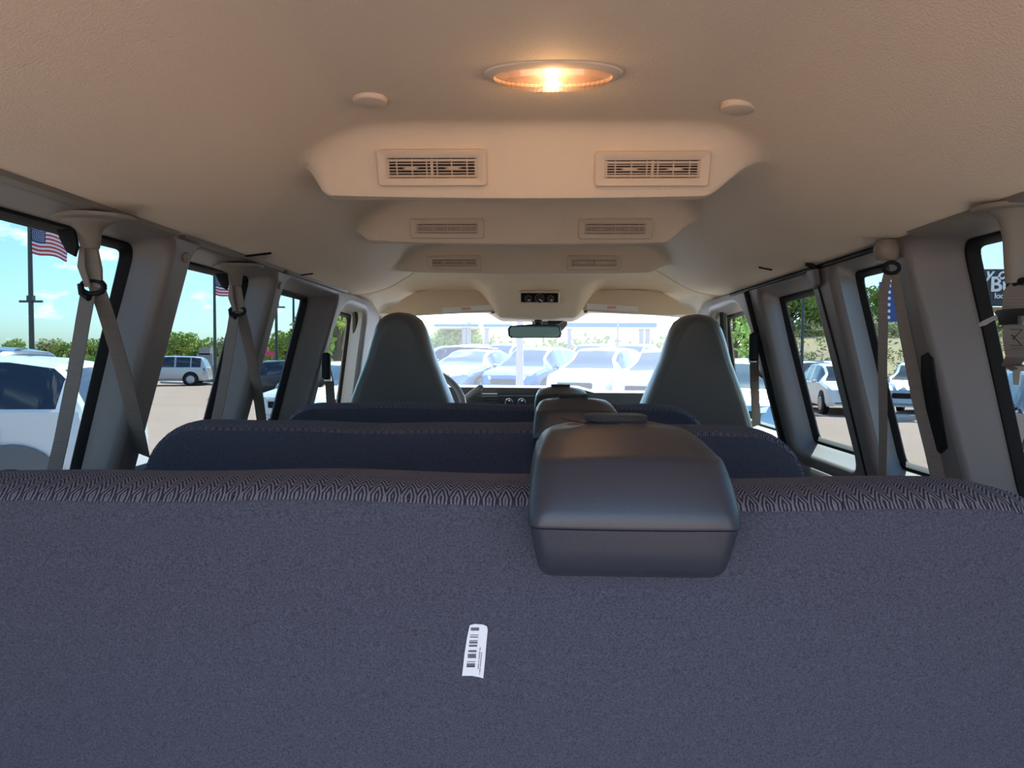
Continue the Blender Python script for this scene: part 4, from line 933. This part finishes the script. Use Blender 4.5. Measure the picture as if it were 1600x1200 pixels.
# stone monument sign with red lettering
x = PY(322, 560, 52).x; ms = empty('monument_sign', (x, 52, gz(x, 52)), 'grey stepped monument sign with red lettering far left across the lot', 'sign')
mb = MB(); mb.box((x, 52, gz(x, 52) + .6), (1.5, .6, 1.2)); mb.build('plinth', 'stone', ms)
mb = MB(); mb.box((x, 52, gz(x, 52) + 1.6), (1.15, .5, .9)); mb.build('column', 'stone', ms)
mb = MB(); mb.box((x, 52, gz(x, 52) + 2.2), (.8, .5, .5)); mb.build('cap', 'stone', ms)
mb = MB()
for k in range(5): mb.box((x - .36 + k * .18, 51.72, gz(x, 52) + 1.15 + .03 * (k % 2)), (.11, .03, .22))
mb.build('red_lettering', 'car_red', ms)
# red and pink roadside sign
x = PY(419, 550, 55).x; rs = empty('roadside_sign', (x, 55, gz(x, 55)), 'low pink and red roadside sign in the third left window', 'sign')
mb = MB(); mb.box((x, 55, PY(419, 553, 55).z), (1.1, .2, .32)); mb.box((x - .25, 55, PY(419, 546, 55).z), (.5, .2, .35)); mb.build('sign_face', 'pink', rs)
for dx in (-.35, .3):
    mb = MB(); mb.tube([(x + dx, 55, gz(x, 55)), (x + dx, 55, PY(419, 555, 55).z)], .05, 8); mb.build('post', 'stone', rs)
# dark billboard with white lettering (right)
def text(body, size, loc, rot, m, parent, name='lettering', shear=0.0):
    cu = bpy.data.curves.new(name, 'FONT'); cu.body = body; cu.size = size; cu.extrude = .01; cu.shear = shear; cu.offset = size * .02
    tmp = bpy.data.objects.new(name, cu); col.objects.link(tmp); bpy.context.view_layer.update()
    me = bpy.data.meshes.new_from_object(tmp.evaluated_get(bpy.context.evaluated_depsgraph_get())); bpy.data.objects.remove(tmp)
    me.materials.clear(); me.materials.append(M[m]); o = bpy.data.objects.new(name, me); col.objects.link(o)
    o.parent = parent; o.location = Vector(loc) - parent.location; o.rotation_euler = rot; return o
Yb = 24.0; c0 = PY(1534, 420, Yb); c1 = PY(1606, 478, Yb); bz_ = c1.z
sg = empty('billboard', ((c0.x + c1.x) / 2, Yb, gz(c0.x, Yb)), 'dark billboard with white italic lettering in the last right window', 'sign')
mb = MB(); mb.box(((c0.x + c1.x) / 2 + .1, Yb + .1, (c0.z + c1.z) / 2), (c1.x - c0.x + .5, .2, c0.z - c1.z), bev=.02); mb.build('panel', 'sign_dark', sg)
mb = MB(); mb.box(((c0.x + c1.x) / 2 + .1, Yb + .1, c1.z - .12), (c1.x - c0.x + .5, .22, .16)); mb.build('orange_band', 'sign_orange', sg)
for dx in (-.3, 1.1):
    mb = MB(); mb.tube([(c0.x + dx + .2, Yb + .1, gz(c0.x, Yb)), (c0.x + dx + .2, Yb + .1, c1.z - .1)], .08, 10); mb.build('post', 'pole_dark', sg)
p1 = PY(1538, 436, Yb); text('y of', .52, (p1.x, Yb - .02, p1.z), (R(90), 0, 0), 'sign_white', sg, shear=.3)
p1 = PY(1546, 455, Yb); text('Buf', .66, (p1.x, Yb - .02, p1.z), (R(90), 0, 0), 'sign_white', sg)
p1 = PY(1553, 466, Yb); text('local', .24, (p1.x, Yb - .02, p1.z), (R(90), 0, 0), 'sign_white', sg)
# blue vertical sign
x = PY(1388, 470, 26).x; vsn = empty('vertical_sign', (x, 26, gz(x, 26)), 'tall narrow blue sign on a post in the second right side door window', 'sign')
za, zb_ = PY(1388, 440, 26).z, PY(1388, 503, 26).z
mb = MB(); mb.box((x, 26, (za + zb_) / 2), (.62, .15, za - zb_), bev=.02); mb.build('panel', 'sign_blue', vsn)
mb = MB(); mb.tube([(x, 26.1, gz(x, 26)), (x, 26.1, zb_)], .06, 10); mb.build('post', 'pole_dark', vsn)
for k in range(6):
    mb = MB(); mb.box((x - .02, 25.9, lerp(za - .15, zb_ + .15, k / 5)), (.09, .02, .1)); mb.build('mark', 'sign_white', vsn)
# canopy with blue fascia
def canopy(x0, x1, y0, y1, Y, label, posts):
    a = PY(x0, y0, Y); b2 = PY(x1, y1, Y); root = empty('canopy', ((a.x + b2.x) / 2, Y, gz(a.x, Y)), label, 'canopy')
    mb = MB(); mb.box(((a.x + b2.x) / 2, Y + 3, (a.z + b2.z) / 2), (b2.x - a.x, 6, a.z - b2.z)); mb.build('roof', 'wall_pale', root)
    mb = MB(); mb.box(((a.x + b2.x) / 2, Y - .05, (a.z + b2.z) / 2 + (a.z - b2.z) * .15), (b2.x - a.x, .1, (a.z - b2.z) * .7)); mb.build('fascia', 'fascia_blue', root)
    for px in posts:
        q = PY(px, y1, Y); mb = MB(); mb.box((q.x, Y + .3, (q.z + gz(q.x, Y)) / 2), (.35, .35, q.z - gz(q.x, Y))); mb.build('post', 'pole_pink', root)
canopy(880, 1026, 504, 514, 60, 'long canopy with a blue fascia right of the mirror', (890, 1003, 1013))
canopy(755, 800, 506, 513, 60, 'short canopy with a blue fascia left of the mirror', (760,))
canopy(678, 748, 506, 512, 62, 'canopy with a blue fascia above the left parked cars', (725, 732))
# kerb and road edge
def kerb(pxa, ya, pxb, yb_, label):
    a = PY(pxa, 560, ya); b2 = PY(pxb, 560, yb_); mb = MB(); N = 16; rg_ = []
    for k in range(N + 1):
        x = lerp(a.x, b2.x, k / N); y = lerp(ya, yb_, k / N); z = gz(x, y); rg_.append([(x, y, z - .1), (x, y, z + .14), (x + .05, y + .9, z + .14), (x + .05, y + .9, z - .1)])
    mb.loft(rg_); tag(mb.build('kerb', 'kerb', smooth=False), label, 'kerb')
kerb(250, 49, 400, 44, 'pale concrete kerb along the far side of the lot on the left')
kerb(1385, 22, 1450, 24, 'concrete kerb behind the silver vehicle on the right')
# ================================================================== TREES
def foliage(mb, c, rx, ry, rz, n, s, rnd):
    for _ in range(n):
        while True:
            p = Vector((rnd.uniform(-1, 1), rnd.uniform(-1, 1), rnd.uniform(-1, 1)))
            if .25 < p.length < 1: break
        p = Vector((p.x * rx, p.y * ry, p.z * rz)) + c; a = Vector((rnd.gauss(0, 1), rnd.gauss(0, 1), rnd.gauss(0, 1))).normalized(); b = a.orthogonal().normalized()
        sz = s * rnd.uniform(.6, 1.3); mb.add([p - a * sz, p + b * sz * .5, p + a * sz, p - b * sz * .5], [(0, 1, 2, 3)])
def make_tree_meshes(seed, leafm):
    rnd = random.Random(seed); tr = MB(); tr.tube([(0, 0, 0), (.05, 0, 1.2), (-.05, .05, 2.6)], [.16, .12, .06], 8)
    fo = MB()
    for k in range(9):
        c = Vector((rnd.uniform(-1.3, 1.3), rnd.uniform(-1.3, 1.3), rnd.uniform(1.4, 3.6))); tr.tube([(0, 0, 1.1), tuple(c)], [.06, .02], 5)
        foliage(fo, c, 1.0, 1.0, .75, 260, .17, rnd)
    return fo.build('foliage', leafm, smooth=False), tr.build('trunk', 'bark')
TM = [make_tree_meshes(k, 'leaf' if k != 2 else 'leaf_dry') for k in range(3)]
for t in TM:
    for o in t: col.objects.unlink(o)
def tree(px, Y, sc, kind, label, group=None):
    x = PY(px, 555, Y).x; root = empty('tree', (x, Y, gz(x, Y)), label, 'tree', group); root.scale = (sc, sc, sc); root.rotation_euler = (0, 0, random.uniform(0, 6.28))
    for o in TM[kind]: c_ = o.copy(); c_.parent = root; col.objects.link(c_)
for px, Y, sc, kd, lab in ((12, 70, .8, 0, 'green tree left of the nearest flagpole'), (75, 75, .85, 2, 'olive dry tree just right of the nearest flagpole'), (112, 70, .75, 0, 'green tree left of the nearest belt strap'), (152, 66, .8, 1, 'green tree right of the nearest belt strap'),
        (275, 66, .95, 1, 'bright green tree behind the silver vehicle'), (305, 68, .85, 0, 'green tree left of the stone monument sign'), (350, 70, .9, 2, 'olive tree right of the second flagpole'), (445, 62, .95, 1, 'green tree between the poles in the third left window'), (418, 75, .9, 0, 'green tree behind the pink roadside sign'),
        (528, 36, 1.35, 1, 'large light green tree in the driver door window'), (545, 42, 1.5, 0, 'tall green tree at the front edge of the driver door window'),
        (1148, 60, 1.7, 1, 'large bright tree in the passenger door window'), (1168, 72, 1.5, 1, 'tall tree farther back in the passenger door window'),
        (1236, 74, 1.35, 0, 'green tree left of the lamp post in the first right side door window'), (1262, 76, 1.5, 1, 'bright green tree right of the lamp post in the first right side door window'), (1290, 80, 1.3, 0, 'green tree at the rear edge of the first right side door window'),
        (1372, 76, 1.2, 1, 'green tree beside the tall blue sign'), (1470, 78, 1.2, 0, 'tree hidden partly by the slotted right pillar'), (1590, 70, 1.0, 1, 'green tree below the billboard at the far right'), (705, 66, 1.05, 0, 'dark green tree under the left canopy'), (722, 70, 1.0, 0, 'green tree right of the left canopy posts')):
    tree(px, Y, sc, kd, lab)
# brush: nobody could count it
rnd = random.Random(11); br = MB()
for k in range(430):
    px = rnd.choice([rnd.uniform(-60, 560), rnd.uniform(640, 1090), rnd.uniform(1100, 1700)]); Y = rnd.uniform(68, 84)
    x = PY(px, 555, Y).x; z = gz(x, Y); hh = rnd.uniform(.8, 1.5) * (1.35 if 640 < px < 1090 else 1); foliage(br, Vector((x, Y, z + hh * .8)), 1.5, 1.2, hh, 34, .36, rnd)
tag(br.build('brush', 'leaf_dry', smooth=False), 'dense olive brush along the horizon beyond the lot', 'brush', kind='stuff')
br = MB()
for k in range(260):
    px = rnd.uniform(1120, 1700); Y = rnd.uniform(42, 72); x = PY(px, 555, Y).x; z = gz(x, Y); hh = rnd.uniform(.3, .7); foliage(br, Vector((x, Y, z + hh * .6)), .8, .8, hh, 16, .2, rnd)
tag(br.build('scrub', 'leaf_dry', smooth=False), 'low dry scrub over the brown hillside on the right', 'brush', kind='stuff')
# ------------------------------------------------------------------ lift everything so that the lot lies at z = 0
for o in bpy.data.objects:
    if o.parent is None and o.name in scn.objects: o.location.z += EH
